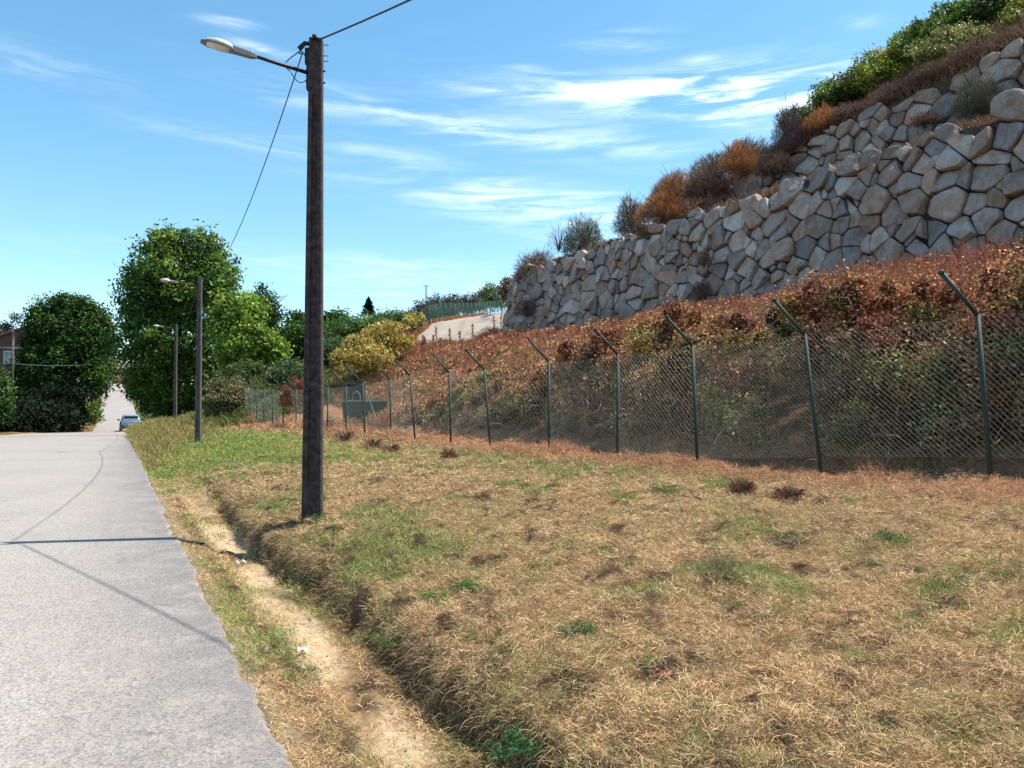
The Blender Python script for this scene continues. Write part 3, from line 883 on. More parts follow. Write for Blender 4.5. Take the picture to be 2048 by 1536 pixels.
# big plane tree
Y = 62
tree('plane_tree', gnd(352, Y), at(365, 560, Y), [B(365, 560, Y, 100, 95), B(400, 498, Y, 52, 45), B(335, 490, Y, 38, 32), B(310, 590, Y+1, 75, 70), B(425, 575, Y-1, 52, 72), B(345, 680, Y, 108, 72), B(300, 735, Y, 58, 80), B(380, 760, Y+1, 90, 75), B(270, 640, Y-1, 32, 42), B(452, 560, Y, 30, 40), B(278, 765, Y+1, 20, 26), B(330, 800, Y+1, 50, 32)],
     'biggest broad leafed tree, overhanging the right side of the road', PLANE, 1250, 42, .30, .35, 22, 4.0, w=[3, 3, 2, 2, 1.2])
# bright young plane beside it
Y = 57
tree('plane_tree', gnd(490, Y+1), at(490, 650, Y+1), [B(468, 640, Y, 44, 62), B(505, 690, Y-1, 50, 42), B(470, 700, Y-1, 36, 36), B(500, 620, Y+1, 26, 28), B(550, 698, Y-1, 20, 20)],
     'bright lime green young tree at the right foot of the biggest tree', BRIGHT, 420, 34, .30, .15, 10, 2.2)
Y = 74
tree('tree', gnd(530, Y), at(530, 600, Y), [B(528, 660, Y, 32, 50), B(540, 630, Y, 22, 40), B(515, 640, Y, 28, 35), B(525, 596, Y, 16, 24)],
     'dark evergreen tree with wispy top behind the lime green tree', DARK+[(.05, .07, .035)], 300, 26, .28, .2, 14, 2.4, m=M_DARKLEAF)
tree('tree', gnd(590, 66), at(590, 670, 66), [B(590, 682, 66, 40, 34), B(560, 695, 66, 30, 26), B(620, 665, 68, 30, 30), B(600, 640, 70, 22, 14)],
     'low dark green tree clump seen left of the near lamp post', DARK+[(.05, .12, .02)], 420, 28, .28, .15, 8, 2, m=M_DARKLEAF)
tree('tree', gnd(668, 72), at(668, 645, 72), [B(662, 655, 72, 26, 32), B(676, 642, 74, 16, 22), B(655, 690, 70, 14, 20)],
     'dark rounded tree just right of the near lamp post', DARK, 200, 26, .27, .15, 8, 1.6, m=M_DARKLEAF)
# left of the road
Y = 72
tree('tree', gnd(125, Y), at(125, 660, Y), [B(125, 668, Y, 70, 62), B(150, 620, Y, 42, 34), B(100, 625, Y, 32, 30), B(90, 690, Y-1, 42, 60), B(165, 690, Y-1, 48, 70), B(130, 745, Y, 90, 70), B(75, 755, Y-1, 36, 48), B(185, 650, Y, 26, 45), B(190, 750, Y-2, 22, 45), B(42, 745, Y-1, 22, 36), B(68, 712, Y, 20, 40)],
     'wide dark round tree on the left side of the road', DARK+[(.05, .11, .02)], 1350, 42, .28, .35, 20, 4.0, m=M_DARKLEAF, hollow=.45, w=[3, 3, 2, 1.5, 1.2])
tree('tree', gnd(213, 120), at(213, 680, 120), [B(213, 665, 120, 14, 40), B(222, 700, 118, 16, 50), B(205, 690, 119, 14, 40)],
     'narrow distant tree filling the gap above the far road', MID, 170, 22, .4, .2, 8, 2)
# hedge bank under the left tree: several dark shrubs
def bush(name, blobs, label, pal, n_cl, per, leaf, group=None, m=None, cat='shrub', hollow=.35, w=None):
    V, F, C = crown_leaves(blobs, n_cl, per, leaf, pal, w, hollow)
    b = blobs[0]; g = np.array([b[0], b[1], min(q[2]-q[5] for q in blobs)])
    root = empty(name, tuple(g)); mesh_obj('foliage', V-g, F, m or M_LEAF, root, C)
    mb = MB()
    for i in range(7):
        q = random.choice(blobs); e = Vector(q[:3])-Vector(g)+Vector([random.uniform(-.5, .5)*q[k+3] for k in range(3)])
        mb.tube([(random.uniform(-.1, .1), random.uniform(-.1, .1), -.2), e*.5+Vector((0, 0, .1)), e], [.04, .025, .008], 5)
    mb.build('stem', M_BARK, root)
    tag(root, label, cat, group); return root
HP = [(.010, .018, .006), (.014, .027, .009), (.008, .013, .005)]  # near-black leaf colours hold the shade under the trees
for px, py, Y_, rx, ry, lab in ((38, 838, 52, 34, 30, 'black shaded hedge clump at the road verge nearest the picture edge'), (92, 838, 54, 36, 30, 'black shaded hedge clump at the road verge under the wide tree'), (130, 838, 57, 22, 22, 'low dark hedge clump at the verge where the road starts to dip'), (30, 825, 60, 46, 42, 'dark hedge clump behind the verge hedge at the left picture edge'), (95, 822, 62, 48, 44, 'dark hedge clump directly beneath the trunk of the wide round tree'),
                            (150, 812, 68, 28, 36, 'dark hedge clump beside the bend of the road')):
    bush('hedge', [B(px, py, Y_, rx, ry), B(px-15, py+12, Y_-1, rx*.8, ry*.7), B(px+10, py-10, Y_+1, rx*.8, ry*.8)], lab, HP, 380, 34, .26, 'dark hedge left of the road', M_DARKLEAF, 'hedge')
bush('shrub', [B(190, 822, 66, 12, 17), B(180, 835, 65, 12, 9)], 'small bright green shrub at the left edge of the far road', [(.13, .22, .03), (.16, .2, .05), (.09, .16, .02)], 60, 26, .2)
bush('shrub', [B(-4, 785, 46, 18, 36), B(-12, 762, 46, 16, 26), B(-8, 815, 46, 18, 30)], 'green leafy bush cut off by the left edge of the picture', [(.05, .12, .02), (.08, .16, .02), (.03, .07, .015)], 160, 34, .2)
bush('shrub', [B(495, 738, 52, 34, 16), B(470, 748, 51, 25, 14)], 'olive green rounded bush on the mound left of the near post', [(.07, .12, .02), (.10, .15, .03), (.05, .085, .02)], 160, 34, .16)
bush('tree_row', [B(100, 760, 190, 60, 14, 6), B(20, 765, 190, 50, 14, 6), B(240, 752, 230, 40, 12, 6), B(300, 760, 210, 40, 14, 6)], 'far off row of trees closing the end of the road', MID, 300, 20, .9, cat='trees')
bush('shrub', [B(236, 745, 200, 13, 20, 4), B(243, 760, 198, 12, 8, 4)], 'reddish brown bank of dry scrub at the top of the far road', [(.34, .21, .14), (.25, .15, .1), (.4, .28, .2)], 100, 20, .6)
bush('shrub', [B(270, 752, 150, 14, 26, 3), B(290, 785, 120, 12, 20, 3), B(300, 815, 95, 10, 14, 2)], 'dark shrubs lining the right side of the far road', DARK, 130, 24, .35, m=M_DARKLEAF)
bush('shrub', [B(206, 740, 170, 16, 26, 3), B(196, 770, 140, 14, 22, 3)], 'dark bushes lining the left side of the far road', DARK, 120, 24, .4, m=M_DARKLEAF)
# green hillside bushes behind the yellow bush
for k, (px, py, Y_, rx, ry, pal, lab) in enumerate([
    (722, 655, 62, 64, 26, [(.07, .15, .025), (.09, .18, .03), (.05, .1, .02)], 'bright green bank of bushes under the small conifer'),
    (660, 700, 56, 40, 30, [(.05, .10, .03), (.08, .13, .04)], 'soft green bush touching the near lamp post on its right'),
    (790, 640, 68, 54, 18, [(.08, .14, .03), (.06, .11, .03)], 'green bush between the small conifer and the ridge fence'),
    (850, 622, 96, 30, 20, [(.05, .06, .04), (.08, .08, .06)], 'grey green bush at the start of the ridge fence'),
    (822, 640, 80, 16, 14, [(.05, .08, .04)], 'dull green bush left of the ridge fence'),
    (885, 612, 104, 32, 20, [(.07, .06, .04), (.04, .06, .03)], 'brownish bush behind the left half of the ridge fence'),
    (930, 606, 120, 40, 19, [(.05, .07, .04), (.07, .06, .05)], 'grey bush behind the middle of the ridge fence'),
    (985, 592, 128, 36, 26, [(.06, .13, .03), (.04, .09, .02), (.09, .17, .03)], 'fresh green bush by the far end of the boulder wall'),
    (1016, 575, 62, 12, 26, [(.16, .09, .06), (.1, .1, .04)], 'brown and green scrub against the far corner of the wall'),
    (590, 745, 50, 55, 22, [(.09, .14, .05), (.06, .1, .03)], 'pale green bush behind the far part of the fence'),
    (455, 785, 48, 45, 32, [(.14, .14, .05), (.10, .12, .04), (.2, .17, .07)], 'olive scrubby mound beside the middle lamp post')]):
    bush('shrub', [B(px, py, Y_, rx, ry), B(px+rx*.4, py+ry*.3, Y_-1, rx*.7, ry*.8), B(px-rx*.45, py+ry*.35, Y_-1, rx*.6, ry*.7)], lab, pal, int(60+rx*3), 30, .10+Y_*.0016)
bush('tree_row', [B(-150, 770, 150, 90, 34, 10), B(-330, 765, 150, 110, 40, 10), B(-560, 765, 150, 130, 40, 10), B(-820, 760, 160, 140, 44, 10)], 'far row of trees beyond the left edge of the road', MID, 420, 26, .7, cat='trees')
bush('tree_row', [B(330, 745, 170, 40, 30, 8), B(420, 740, 150, 50, 34, 8), B(500, 735, 130, 50, 34, 7), B(580, 720, 120, 50, 34, 7), B(560, 745, 110, 60, 20, 6)], 'far row of trees closing the view behind the big trees', MID, 420, 26, .6, cat='trees')
# little conifer on the skyline
def conifer(base, h, r, label):
    P = []; C = []
    root = empty('conifer', tuple(base))
    for k in range(2600):
        q = rng.random()**.8; z = h*(.08+.92*q); a = rng.random()*6.283; rad = r*(1-q)**.9*(.7+.22*math.sin(z*11+2*math.sin(a))+.45*rng.random()*(math.sin(a*5+z*7) > .1))
        rr = rad*rng.random()**.5
        P.append((rr*math.cos(a), rr*math.sin(a), z-.25*rr))
    P = np.array(P); V, F = leaf_quads(P, .35, .12, unit(P*np.array([1, 1, 0])+np.array([0, 0, .1])))
    mesh_obj('crown', V, F, M_DARKLEAF, root, np.repeat(pick([(.012, .03, .025), (.02, .045, .03)], len(P)), 4, 0))
    MB().tube([(0, 0, -.5), (0, 0, h)], .12, 7, .02).build('trunk', M_BARK, root)
    tag(root, label, 'conifer')
conifer(at(737, 632, 92), 2.3, 1.15, 'small dark pointed conifer alone on the green skyline')

# yellow knotweed-like bush on the slope
YEL = [(.56, .40, .09), (.38, .33, .07), (.66, .52, .18), (.26, .25, .05), (.44, .23, .06), (.16, .14, .04)]
def tall_leafy(blobs, label, pal, n, name='shrub', w=None):
    bs = np.array(blobs); vol = (bs[:, 3]*bs[:, 5]); vol /= vol.sum()
    i = rng.choice(len(bs), n, p=vol); b = bs[i]
    d = rand_dirs(n); P = b[:, :3]+d*(rng.random(n)**.4)[:, None]*b[:, 3:6]
    cl = fbm(P[:, 0]*1.6+P[:, 1]*.7, P[:, 2]*2.2, 8, 3)
    keep = cl > .38; P = P[keep]; m = len(P)
    dr = unit(np.array([0, 0, .9])+rand_dirs(m)*.9)
    V, F = leaf_quads(P, rng.uniform(.14, .34, m), rng.uniform(.07, .14, m), dr)
    root = empty(name, tuple(bs[0, :3]-np.array([0, 0, bs[0, 5]])))
    mesh_obj('foliage', V-np.array(root.location), F, M_LEAF, root, np.repeat(pick(pal, m, w, .22), 4, 0))
    m_st = simple('dry_stalk', (.2, .1, .05), .9)
    for k in range(22):
        q = random.choice(blobs); x = q[0]+random.uniform(-.8, .8)*q[3]; y = q[1]+random.uniform(-.6, .6)*q[4]
        z0 = q[2]-q[5]-.6; z1 = q[2]+q[5]*random.uniform(0, .8)
        l = Vector(root.location)
        MB().tube([Vector((x, y, z0))-l, Vector((x+random.uniform(-.3, .3), y, z1))-l], .012, 4, .005).build('stalk', m_st, root)
    tag(root, label, 'shrub')
tall_leafy([B(775, 676, 47, 56, 36), B(802, 678, 48, 28, 26), B(718, 700, 45, 40, 34), B(682, 722, 43, 24, 28), B(745, 715, 44, 60, 26)],
           'broad yellow and gold leafed bush on the slope right of near post', YEL, 11000)
tall_leafy([B(830, 637, 62, 22, 14), B(818, 645, 61, 16, 12)], 'smaller yellow bush at the left edge of the gravel track', YEL[:4]+[(.12, .16, .04)], 1800)

# spiky dry shrubs
def spiky(base, r, h, label, pal, n=2600, wd=.012, lean=(0, 0), cat='shrub', group=None, seed=0, up=.5, leaf=.0, w=None, root=None, name='dry_shrub'):
    base = np.array(base, float)
    # dome of twigs: each twig starts inside the dome and fans outwards; lumpy outline
    d = rand_dirs(n); d[:, 2] = np.abs(d[:, 2])*1.0+.02; d = unit(d)
    lump = .60+.72*fbm(d[:, 0]*2.3+base[0], d[:, 1]*2.3+d[:, 2]*2+base[2], 3+seed, 3)
    rad = rng.random(n)**.38
    S = np.array([r, r, h])
    P = d*S*(rad*lump)[:, None]*.85
    P[:, 2] = P[:, 2]*1.12-h*.22
    dr = unit(unit(d*S)*(.8)+rand_dirs(n)*.85+np.array([0, 0, up]))
    L = rng.uniform(.10, .24, n)*min(r, h)+.04
    V, F = blades(P, dr, L, wd, .3)
    V += np.repeat(np.stack([lean[0]*P[:, 2], lean[1]*P[:, 2], P[:, 2]*0], -1), 5, 0)
    cc = pick(pal, n, w, .28); q = fbm(P[:, 0]*1.8+base[0], P[:, 2]*1.8+P[:, 1], 41, 3)
    cc = np.where((rng.random(n) < .75*sstep(q, .5, .66))[:, None], cc*.35+.65*pick([(.17, .15, .08), (.24, .19, .12), (.13, .12, .08)], n, None, .2), cc)
    C = np.repeat(cc, 5, 0)
    rt = empty(name, tuple(base))
    mesh_obj('foliage', V, F, M_TWIG, rt, C)
    mb = MB()
    for k in range(16):
        a = random.uniform(0, 6.28); q = random.uniform(.3, .8)
        e = Vector((math.cos(a)*r*q, math.sin(a)*r*q, h*random.uniform(.4, .95)))
        mb.tube([(0, 0, -.25), e*.45+Vector((0, 0, h*.12)), e], [.025, .016, .006], 4)
    mb.build('stem', M_BARK, rt)
    tag(rt, label, cat, group); return rt
BRN = [(.22, .135, .105), (.16, .10, .085), (.28, .175, .13), (.12, .08, .07)]
ORG = [(.52, .24, .09), (.42, .19, .08), (.58, .29, .11), (.30, .15, .08)]
GRY = [(.13, .14, .09), (.10, .12, .07), (.19, .19, .13), (.07, .08, .05)]
OLV = [(.17, .16, .05), (.12, .13, .04), (.22, .2, .07), (.14, .10, .05)]
def on_terrace(px, u, dz=0.0):
    Y = on_u(px, u); X = (px-1024)/1500*Y; uu, vv = UV(X, Y)
    return (X, Y, float(H(np.array([uu]), np.array([vv]))[0])+dz), Y
def sp(px, u, wpx, hpx, label, pal, n=2600, wd=.014, dz=0.0, py=None, **k):
    p, Y = on_terrace(px, u, dz)
    if py is not None: p = tuple(at(px, py, Y))
    return spiky((p[0], p[1], p[2]-.1), wpx*1.2*Y/1500, hpx*Y/1500, label, pal, n, wd, **k)
sp(1072, 23.0, 44, 64, 'round dark brown twiggy shrub at the far end of the wall top', BRN, 5000, .02, py=545)
sp(1040, 23.2, 26, 34, 'pinkish brown shrub drooping over the far corner of the wall', BRN+[(.3, .17, .12)], 2000, .02, py=600)
sp(1168, 23.4, 44, 76, 'grey green upright shrub alone on the wall top', GRY, 4500, .022, py=488)
sp(1118, 23.2, 34, 58, 'sparse leafless twigs beside the grey green shrub', [(.16, .15, .15), (.1, .09, .1)], 500, .012, py=492, up=.9)
sp(1262, 23.6, 34, 84, 'tall grey brown shrub left of the round orange bush', BRN+GRY[:2], 5000, .018, py=448)
sp(1325, 23.1, 50, 58, 'round bright orange bush on the lower wall top', ORG, 7000, .016, py=425)
sp(1352, 23.9, 46, 66, 'rusty orange bush behind the round orange bush', ORG+BRN[:2], 5000, .016, py=385)
sp(1412, 23.7, 48, 58, 'dark brown bush between two orange bushes', BRN, 6000, .016, py=375)
sp(1475, 24.3, 38, 62, 'orange bush high on terrace left of the dark twiggy one', ORG, 5000, .015, py=325)
sp(1545, 24.0, 36, 44, 'dark brown shrub hanging behind the lower wall coping', BRN, 4500, .015, py=335)
sp(1578, 24.9, 34, 100, 'tall dark purple brown twiggy shrub standing against the cloud', [(.12, .08, .09), (.08, .055, .06), (.17, .11, .11)], 4500, .013, py=280, up=1.1)
sp(1500, 25.4, 46, 56, 'grey brown shrub on the terrace behind the orange bush', BRN+GRY[:1], 4200, .015, py=318)
sp(1652, 25.8, 46, 42, 'low orange bush above the start of the upper wall', ORG, 5000, .014, py=245)
sp(1430, 25.8, 54, 48, 'brown bush on the skyline behind the orange bushes', BRN+OLV[:1], 4200, .016, py=340)
sp(1340, 25.8, 44, 46, 'olive brown bush on the skyline above the round orange bush', OLV+BRN[:2], 4200, .016, py=392)
sp(1710, 26.0, 50, 28, 'brown dry shrub on top of the upper wall', BRN, 4200, .013, py=225)
sp(1790, 26.1, 48, 48, 'reddish brown shrub spilling over the upper wall', BRN+[(.22, .12, .1)], 5000, .013, py=195)
sp(1868, 26.0, 50, 40, 'pinkish dry shrub above the middle of the upper wall', [(.26, .16, .12), (.2, .13, .1), (.14, .09, .08)], 5000, .012, py=150)
sp(1955, 24.3, 46, 72, 'grey green shrub growing in front of the upper wall', GRY+BRN[:1], 5500, .011, py=205)
sp(1950, 26.2, 56, 38, 'brown dry shrub near the right end of upper wall', BRN+[(.24, .16, .12)], 5000, .012, py=110)
sp(2030, 26.6, 50, 40, 'pinkish brown shrub at the right edge above the upper wall', BRN+[(.24, .16, .12)], 4200, .012, py=80)
sp(1850, 24.2, 34, 22, 'dry brown tuft on the terrace beside the grey green shrub', BRN+[(.28, .18, .13)], 2500, .012, py=238)
sp(1408, 21.1, 13, 34, 'dark shrub rooted in a gap of the lower wall', BRN+GRY[:1], 1500, .014, py=520)
sp(1402, 21.3, 24, 42, 'dry bushy tuft growing out of the lower wall face', BRN, 1800, .014, py=590)
sp(1052, 21.3, 26, 40, 'drooping brown tuft on the far part of the lower wall', BRN+GRY[:1], 1800, .02, py=620)
sp(985, 20.0, 30, 22, 'rusty tuft at the foot of the wall corner by the track', [(.26, .1, .06), (.18, .08, .05)], 1500, .02, py=668)
# green bushes at the hilltop
def hill_bush(px, py, u, rx, ry, label, pal, n=260, leaf=.11):
    Y_ = on_u(px, u)
    bush('shrub', [B(px, py, Y_, rx, ry), B(px-rx*.5, py+ry*.4, Y_-.6, rx*.6, ry*.6), B(px+rx*.5, py-ry*.2, Y_+.5, rx*.7, ry*.8)], label, pal, n, 46, leaf)
GB = [(.15, .25, .035), (.10, .18, .028), (.22, .30, .05), (.05, .09, .02)]
YB = [(.34, .36, .04), (.24, .3, .04), (.42, .38, .06), (.14, .17, .03)]
hill_bush(1830, 85, 29.5, 50, 42, 'dense green bush highest on the skyline left of corner', GB)
hill_bush(1905, 45, 30.5, 56, 48, 'large green bush on the skyline near the top right', GB, 320)
hill_bush(1990, 10, 31.5, 60, 50, 'dark green bush cut by the top edge of the picture', [(.05, .10, .02), (.03, .06, .018), (.08, .14, .025)], 340)
hill_bush(2046, 30, 28.5, 26, 42, 'yellow green bush in the top right corner', YB)
hill_bush(1762, 140, 28.0, 52, 40, 'yellow flowering green bush on the hill edge', YB+GB[:1])
hill_bush(1715, 172, 28.0, 44, 26, 'olive green bush lower on the hill edge', [(.12, .14, .03), (.17, .17, .04), (.08, .1, .03)])
hill_bush(1672, 190, 27.4, 42, 26, 'small dark green bush where the hill meets the cloud', GB)
hill_bush(1610, 240, 27.6, 44, 20, 'low olive bush right of the tall twiggy shrub', [(.12, .13, .05), (.09, .10, .04)])
hill_bush(1900, 95, 27.6, 66, 36, 'olive bush between the green bushes and the dry shrubs', [(.22, .24, .07), (.28, .27, .09), (.15, .16, .05)])

# ---- ground cover as stuff
def stuff(name, V, F, C, m, label):
    o = mesh_obj(name, V, F, m, None, C); tag(o, label, None, None, 'stuff'); return o
def surf(u, v):
    X, Y = XY(u, v); return np.stack([X, Y, H(u, v)], -1)

def sample_cam(n, y0, y1, p, t0=-1.0, t1=1.05):
    """scatter over the ground, denser near where one stands"""
    q = rng.random(n); a = p+1
    Y = (y0**a+(y1**a-y0**a)*q)**(1/a); X = Y*rng.uniform(t0, t1, n)
    return UV(X, Y)+(X, Y)

def mown_grass():
    u, v, X, Y = sample_cam(1950000, 1.5, 52, -.72, -1.0, 1.45)
    w = u-road_r(v)
    keep = (w > -.02) & (u < 9.6) & (v > -6) & (v < 56)
    dm = 1-sstep(v, 7, 16)
    sand = sstep(w, .42, .56)*(1-sstep(w, .74, .9))*dm
    wv = fbm(X*1.6, Y*1.6, 131, 3)
    keep &= rng.random(len(u)) > sand*(.93-.6*sstep(wv, .52, .7))
    keep &= rng.random(len(u)) > (1-sstep(w, -.02, .14))*.8*(.4+fbm(X*4, Y*4, 7, 2))
    bare = np.maximum(sstep(fbm(X*1.7, Y*1.7, 51), .56, .70)*.35, sstep(fbm(X*6.3, Y*6.3, 57, 3), .57, .66)*.9)
    keep &= rng.random(len(u)) > bare
    u, v, X, Y = u[keep], v[keep], X[keep], Y[keep]
    n = len(u); w = u-road_r(v); dm = 1-sstep(v, 7, 16)
    P = surf(u, v)
    g = greenness(u, v, X, Y)
    isg = rng.random(n) < g*.6+.09
    flow = fbm(X*.9, Y*.9, 33, 3)*9
    ang = flow+rng.normal(0, 1.7, n)
    el = np.where(isg, rng.uniform(.5, 1.35, n), rng.uniform(-.02, .75, n)**1.0)
    D = np.stack([np.cos(ang)*np.cos(el), np.sin(ang)*np.cos(el), np.sin(el)], -1)
    big = fbm(X*1.4, Y*1.4, 201, 4)
    L = rng.uniform(.022, .078, n)*(.7+.9*big)*np.where(isg, 1.1, 1.0)
    L = L*(1+.6*sstep(Y, 10, 30))
    Wd = np.maximum(rng.uniform(.0016, .0036, n), .00052*Y)
    # clumps give the mat its hummocks
    hum = np.maximum(0, fbm(X*4.4, Y*4.4, 87, 3)-.44)
    P[:, 2] += rng.random(n)*hum*.42*sstep(w, .1, .5)
    V, F = blades(P, D, L, Wd, .6)
    pal_d = np.array([(.66, .435, .235), (.54, .34, .18), (.78, .55, .33), (.24, .14, .08), (.42, .31, .14), (.64, .365, .215)])
    pal_g = np.array([(.19, .27, .06), (.14, .21, .05), (.28, .33, .09), (.34, .35, .12)])
    Cd = pal_d[rng.choice(6, n, p=[.26, .25, .13, .14, .12, .10])]; Cg = pal_g[rng.choice(4, n)]
    c = np.where(isg[:, None], Cg, Cd)
    # olive / grey broad patches and the rusty belt by the fence
    ol = sstep(fbm(X*.8, Y*.8, 301, 4), .48, .66)
    c = np.where((~isg)[:, None], c*(1-.5*ol[:, None])+np.array([.30, .27, .11])*.5*ol[:, None], c)
    rb = sstep(u+ (fbm(X, Y, 9)-.5)*1.6, 6.9, 7.9)
    c = np.where((rng.random(n) < rb*.9)[:, None], np.array([.50, .285, .155])*(.7+.6*rng.random((n, 1))), c)
    vr = sstep(v, 34, 44)*.6
    c = np.where((rng.random(n) < vr)[:, None], np.array([.30, .235, .08])*(.7+.6*rng.random((n, 1))), c)
    lg = sstep(v, 11, 16)*(1-sstep(v, 32, 42))*(1-sstep(u, 4.4, 6.6))
    c = np.where((rng.random(n) < lg*.75)[:, None], np.array([.235, .32, .06])*(.7+.6*rng.random((n, 1))), c)
    c = np.clip(c*(1+rng.normal(0, .24, (n, 1)))*(.82+.4*fbm(X*2.6, Y*2.6, 311, 3)[:, None]), .01, .9)
    stuff('grass', V, F, np.repeat(c, 5, 0), M_STRAW, 'dry mown grass with green patches covering the roadside bank')
mown_grass()

def tufts():
    """longer tufts: green clumps on the bank, dead tufts by the fence, long grass along the verge"""
    Vs, Fs, Cs = [], [], []; off = 0
    def add(V, F, C):
        nonlocal off
        Vs.append(V); Fs.append(F+off); Cs.append(C); off += len(V)
    # small green and straw tufts
    u, v, X, Y = sample_cam(1500, 1.8, 26, -.1)
    k = (u > .1) & (u < 8); u, v, X, Y = u[k], v[k], X[k], Y[k]
    g = greenness(u, v, X, Y)
    w = u-road_r(v)
    k = ~((w > .3) & (w < 1.2) & (v < 12) & (rng.random(len(u)) < .8)); u, v, X, Y, g = u[k], v[k], X[k], Y[k], g[k]
    nb = 26; P0 = surf(u, v); m = len(u)
    idx = np.repeat(np.arange(m), nb); n = len(idx)
    rad = rng.uniform(.02, .09, m)
    P = P0[idx]+rng.normal(size=(n, 3))*np.array([1, 1, 0])*rad[idx][:, None]
    D = unit(rng.normal(size=(n, 3))*np.array([.55, .55, .1])+np.array([0, 0, 1]))
    isg = rng.random(m) < .25+.6*g
    pg = pick([(.11, .19, .035), (.15, .24, .05), (.08, .14, .03)], n); pd = pick([(.42, .30, .16), (.30, .21, .11), (.5, .38, .22)], n)
    C = np.where(isg[idx][:, None], pg*1.3, pd*1.2)
    V, F = blades(P, D, rng.uniform(.04, .12, n)*np.where(isg[idx], 1, .9), np.maximum(.0026, .0005*Y[idx]), .7); add(V, F, np.repeat(C, 5, 0))
    # matted straw tussocks, thrown-up bundles with shade under them
    u, v, X, Y = sample_cam(2600, 1.8, 24, -.35, -1, 1.3)
    k = (u > 1.15) & (u < 7.6) & (fbm(X*.9, Y*.9, 88, 3) > .42); u, v, X, Y = u[k], v[k], X[k], Y[k]
    m = len(u); P0 = surf(u, v); nb = 60; idx = np.repeat(np.arange(m), nb); n = len(idx); rad = rng.uniform(.04, .13, m)
    d = rand_dirs(n); d[:, 2] = np.abs(d[:, 2])*.7
    P = P0[idx]+d*rad[idx][:, None]*np.array([1, 1, .55])*rng.random((n, 1))**.5
    a0 = rng.random(m)*6.28; a = a0[idx]+rng.normal(0, .9, n)
    D = unit(np.stack([np.cos(a), np.sin(a), rng.uniform(-.25, .6, n)], -1))
    base = pick([(.56, .36, .18), (.46, .29, .14), (.36, .22, .11), (.30, .27, .11), (.62, .44, .24), (.16, .22, .06)], m, [3, 3, 2, 2, 1.5, 1.5])
    V, F = blades(P, D, rng.uniform(.04, .13, n), np.maximum(.0026, .00055*Y[idx]), .8)
    add(V, F, np.repeat(np.clip(base[idx]*(1+rng.normal(0, .25, (n, 1))), .01, .9), 5, 0))
    # lone dead stalks lying on the mat
    u, v, X, Y = sample_cam(500, 1.8, 14, 0)
    k = (u > 1.2) & (u < 8); P = surf(u[k], v[k]); n = len(P); P[:, 2] += .02
    D = unit(rng.normal(size=(n, 3))*np.array([1, 1, .25])+np.array([0, 0, .15]))
    V, F = blades(P, D, rng.uniform(.12, .34, n), .005, .2); add(V, F, np.repeat(pick([(.5, .38, .24), (.42, .30, .19)], n), 5, 0))
    stuff('grass_tuft', np.concatenate(Vs), np.concatenate(Fs), np.concatenate(Cs), M_STRAW, 'scattered longer tufts and dead stalks standing out of the mown grass')
    # belt of dead grass below the fence
    Vs.clear(); Fs.clear(); Cs.clear(); off = 0
    v = rng.uniform(-5, 45, 90000); fu = np.interp(v, [1.9, 21, 41.6], [8.62, 7.62, 6.2])
    u = fu+rng.normal(0, .55, len(v))+.1
    k = fbm(u*2, v*2, 71, 3) > .40; u, v = u[k], v[k]; P = surf(u, v); n = len(u); Yc = np.maximum(P[:, 1], 4)
    D = unit(rng.normal(size=(n, 3))*np.array([.9, .9, .2])+np.array([0, 0, .9]))
    hgt = (.10+.45*np.maximum(0, fbm(u*1.3, v*.9, 72, 3)-.40)*2)*(1+.5*sstep(v, 14, 30))
    V, F = blades(P, D, hgt*rng.uniform(.6, 1.3, n), np.maximum(.005, .00065*Yc), .8)
    add(V, F, np.repeat(pick([(.52, .29, .155), (.42, .22, .115), (.62, .40, .23), (.28, .13, .075)], n, [4, 3, 2, 1.2]), 5, 0))
    stuff('dead_grass', np.concatenate(Vs), np.concatenate(Fs), np.concatenate(Cs), M_STRAW, 'rusty dead grass tufts along the foot of the chain link fence')
    Vs.clear(); Fs.clear(); Cs.clear(); off = 0
    # long grass along the verge, both sides, far off
    v = rng.uniform(17, 60, 60000); u = road_r(v)+np.abs(rng.normal(0, 1.3, len(v)))*lin(v, 15, 34)+.05+.9*sstep(v, 42, 50)
    k = rng.random(len(v)) < lin(v, 20, 38)*.95+.05; u, v = u[k], v[k]; P = surf(u, v); n = len(u)
    D = unit(rng.normal(size=(n, 3))*np.array([.4, .4, .1])+np.array([0, 0, 1]))
    V, F = blades(P, D, rng.uniform(.2, .65, n)*(.5+lin(v, 26, 46)*.9), .0007*P[:, 1]+.004, .7)
    add(V, F, np.repeat(pick([(.30, .26, .08), (.38, .30, .11), (.20, .22, .05), (.26, .17, .07)], n), 5, 0))
    v = rng.uniform(30, 52, 7000); u = -7.2-np.abs(rng.normal(0, 1.2, len(v))); P = surf(u, v); n = len(u)
    D = unit(rng.normal(size=(n, 3))*np.array([.4, .4, .1])+np.array([0, 0, 1]))
    V, F = blades(P, D, rng.uniform(.2, .55, n), .03, .7)
    add(V, F, np.repeat(pick([(.42, .32, .14), (.34, .28, .10)], n), 5, 0))
    stuff('long_grass', np.concatenate(Vs), np.concatenate(Fs), np.concatenate(Cs), M_STRAW, 'unmown yellow green long grass along the far verge of the road')
tufts()

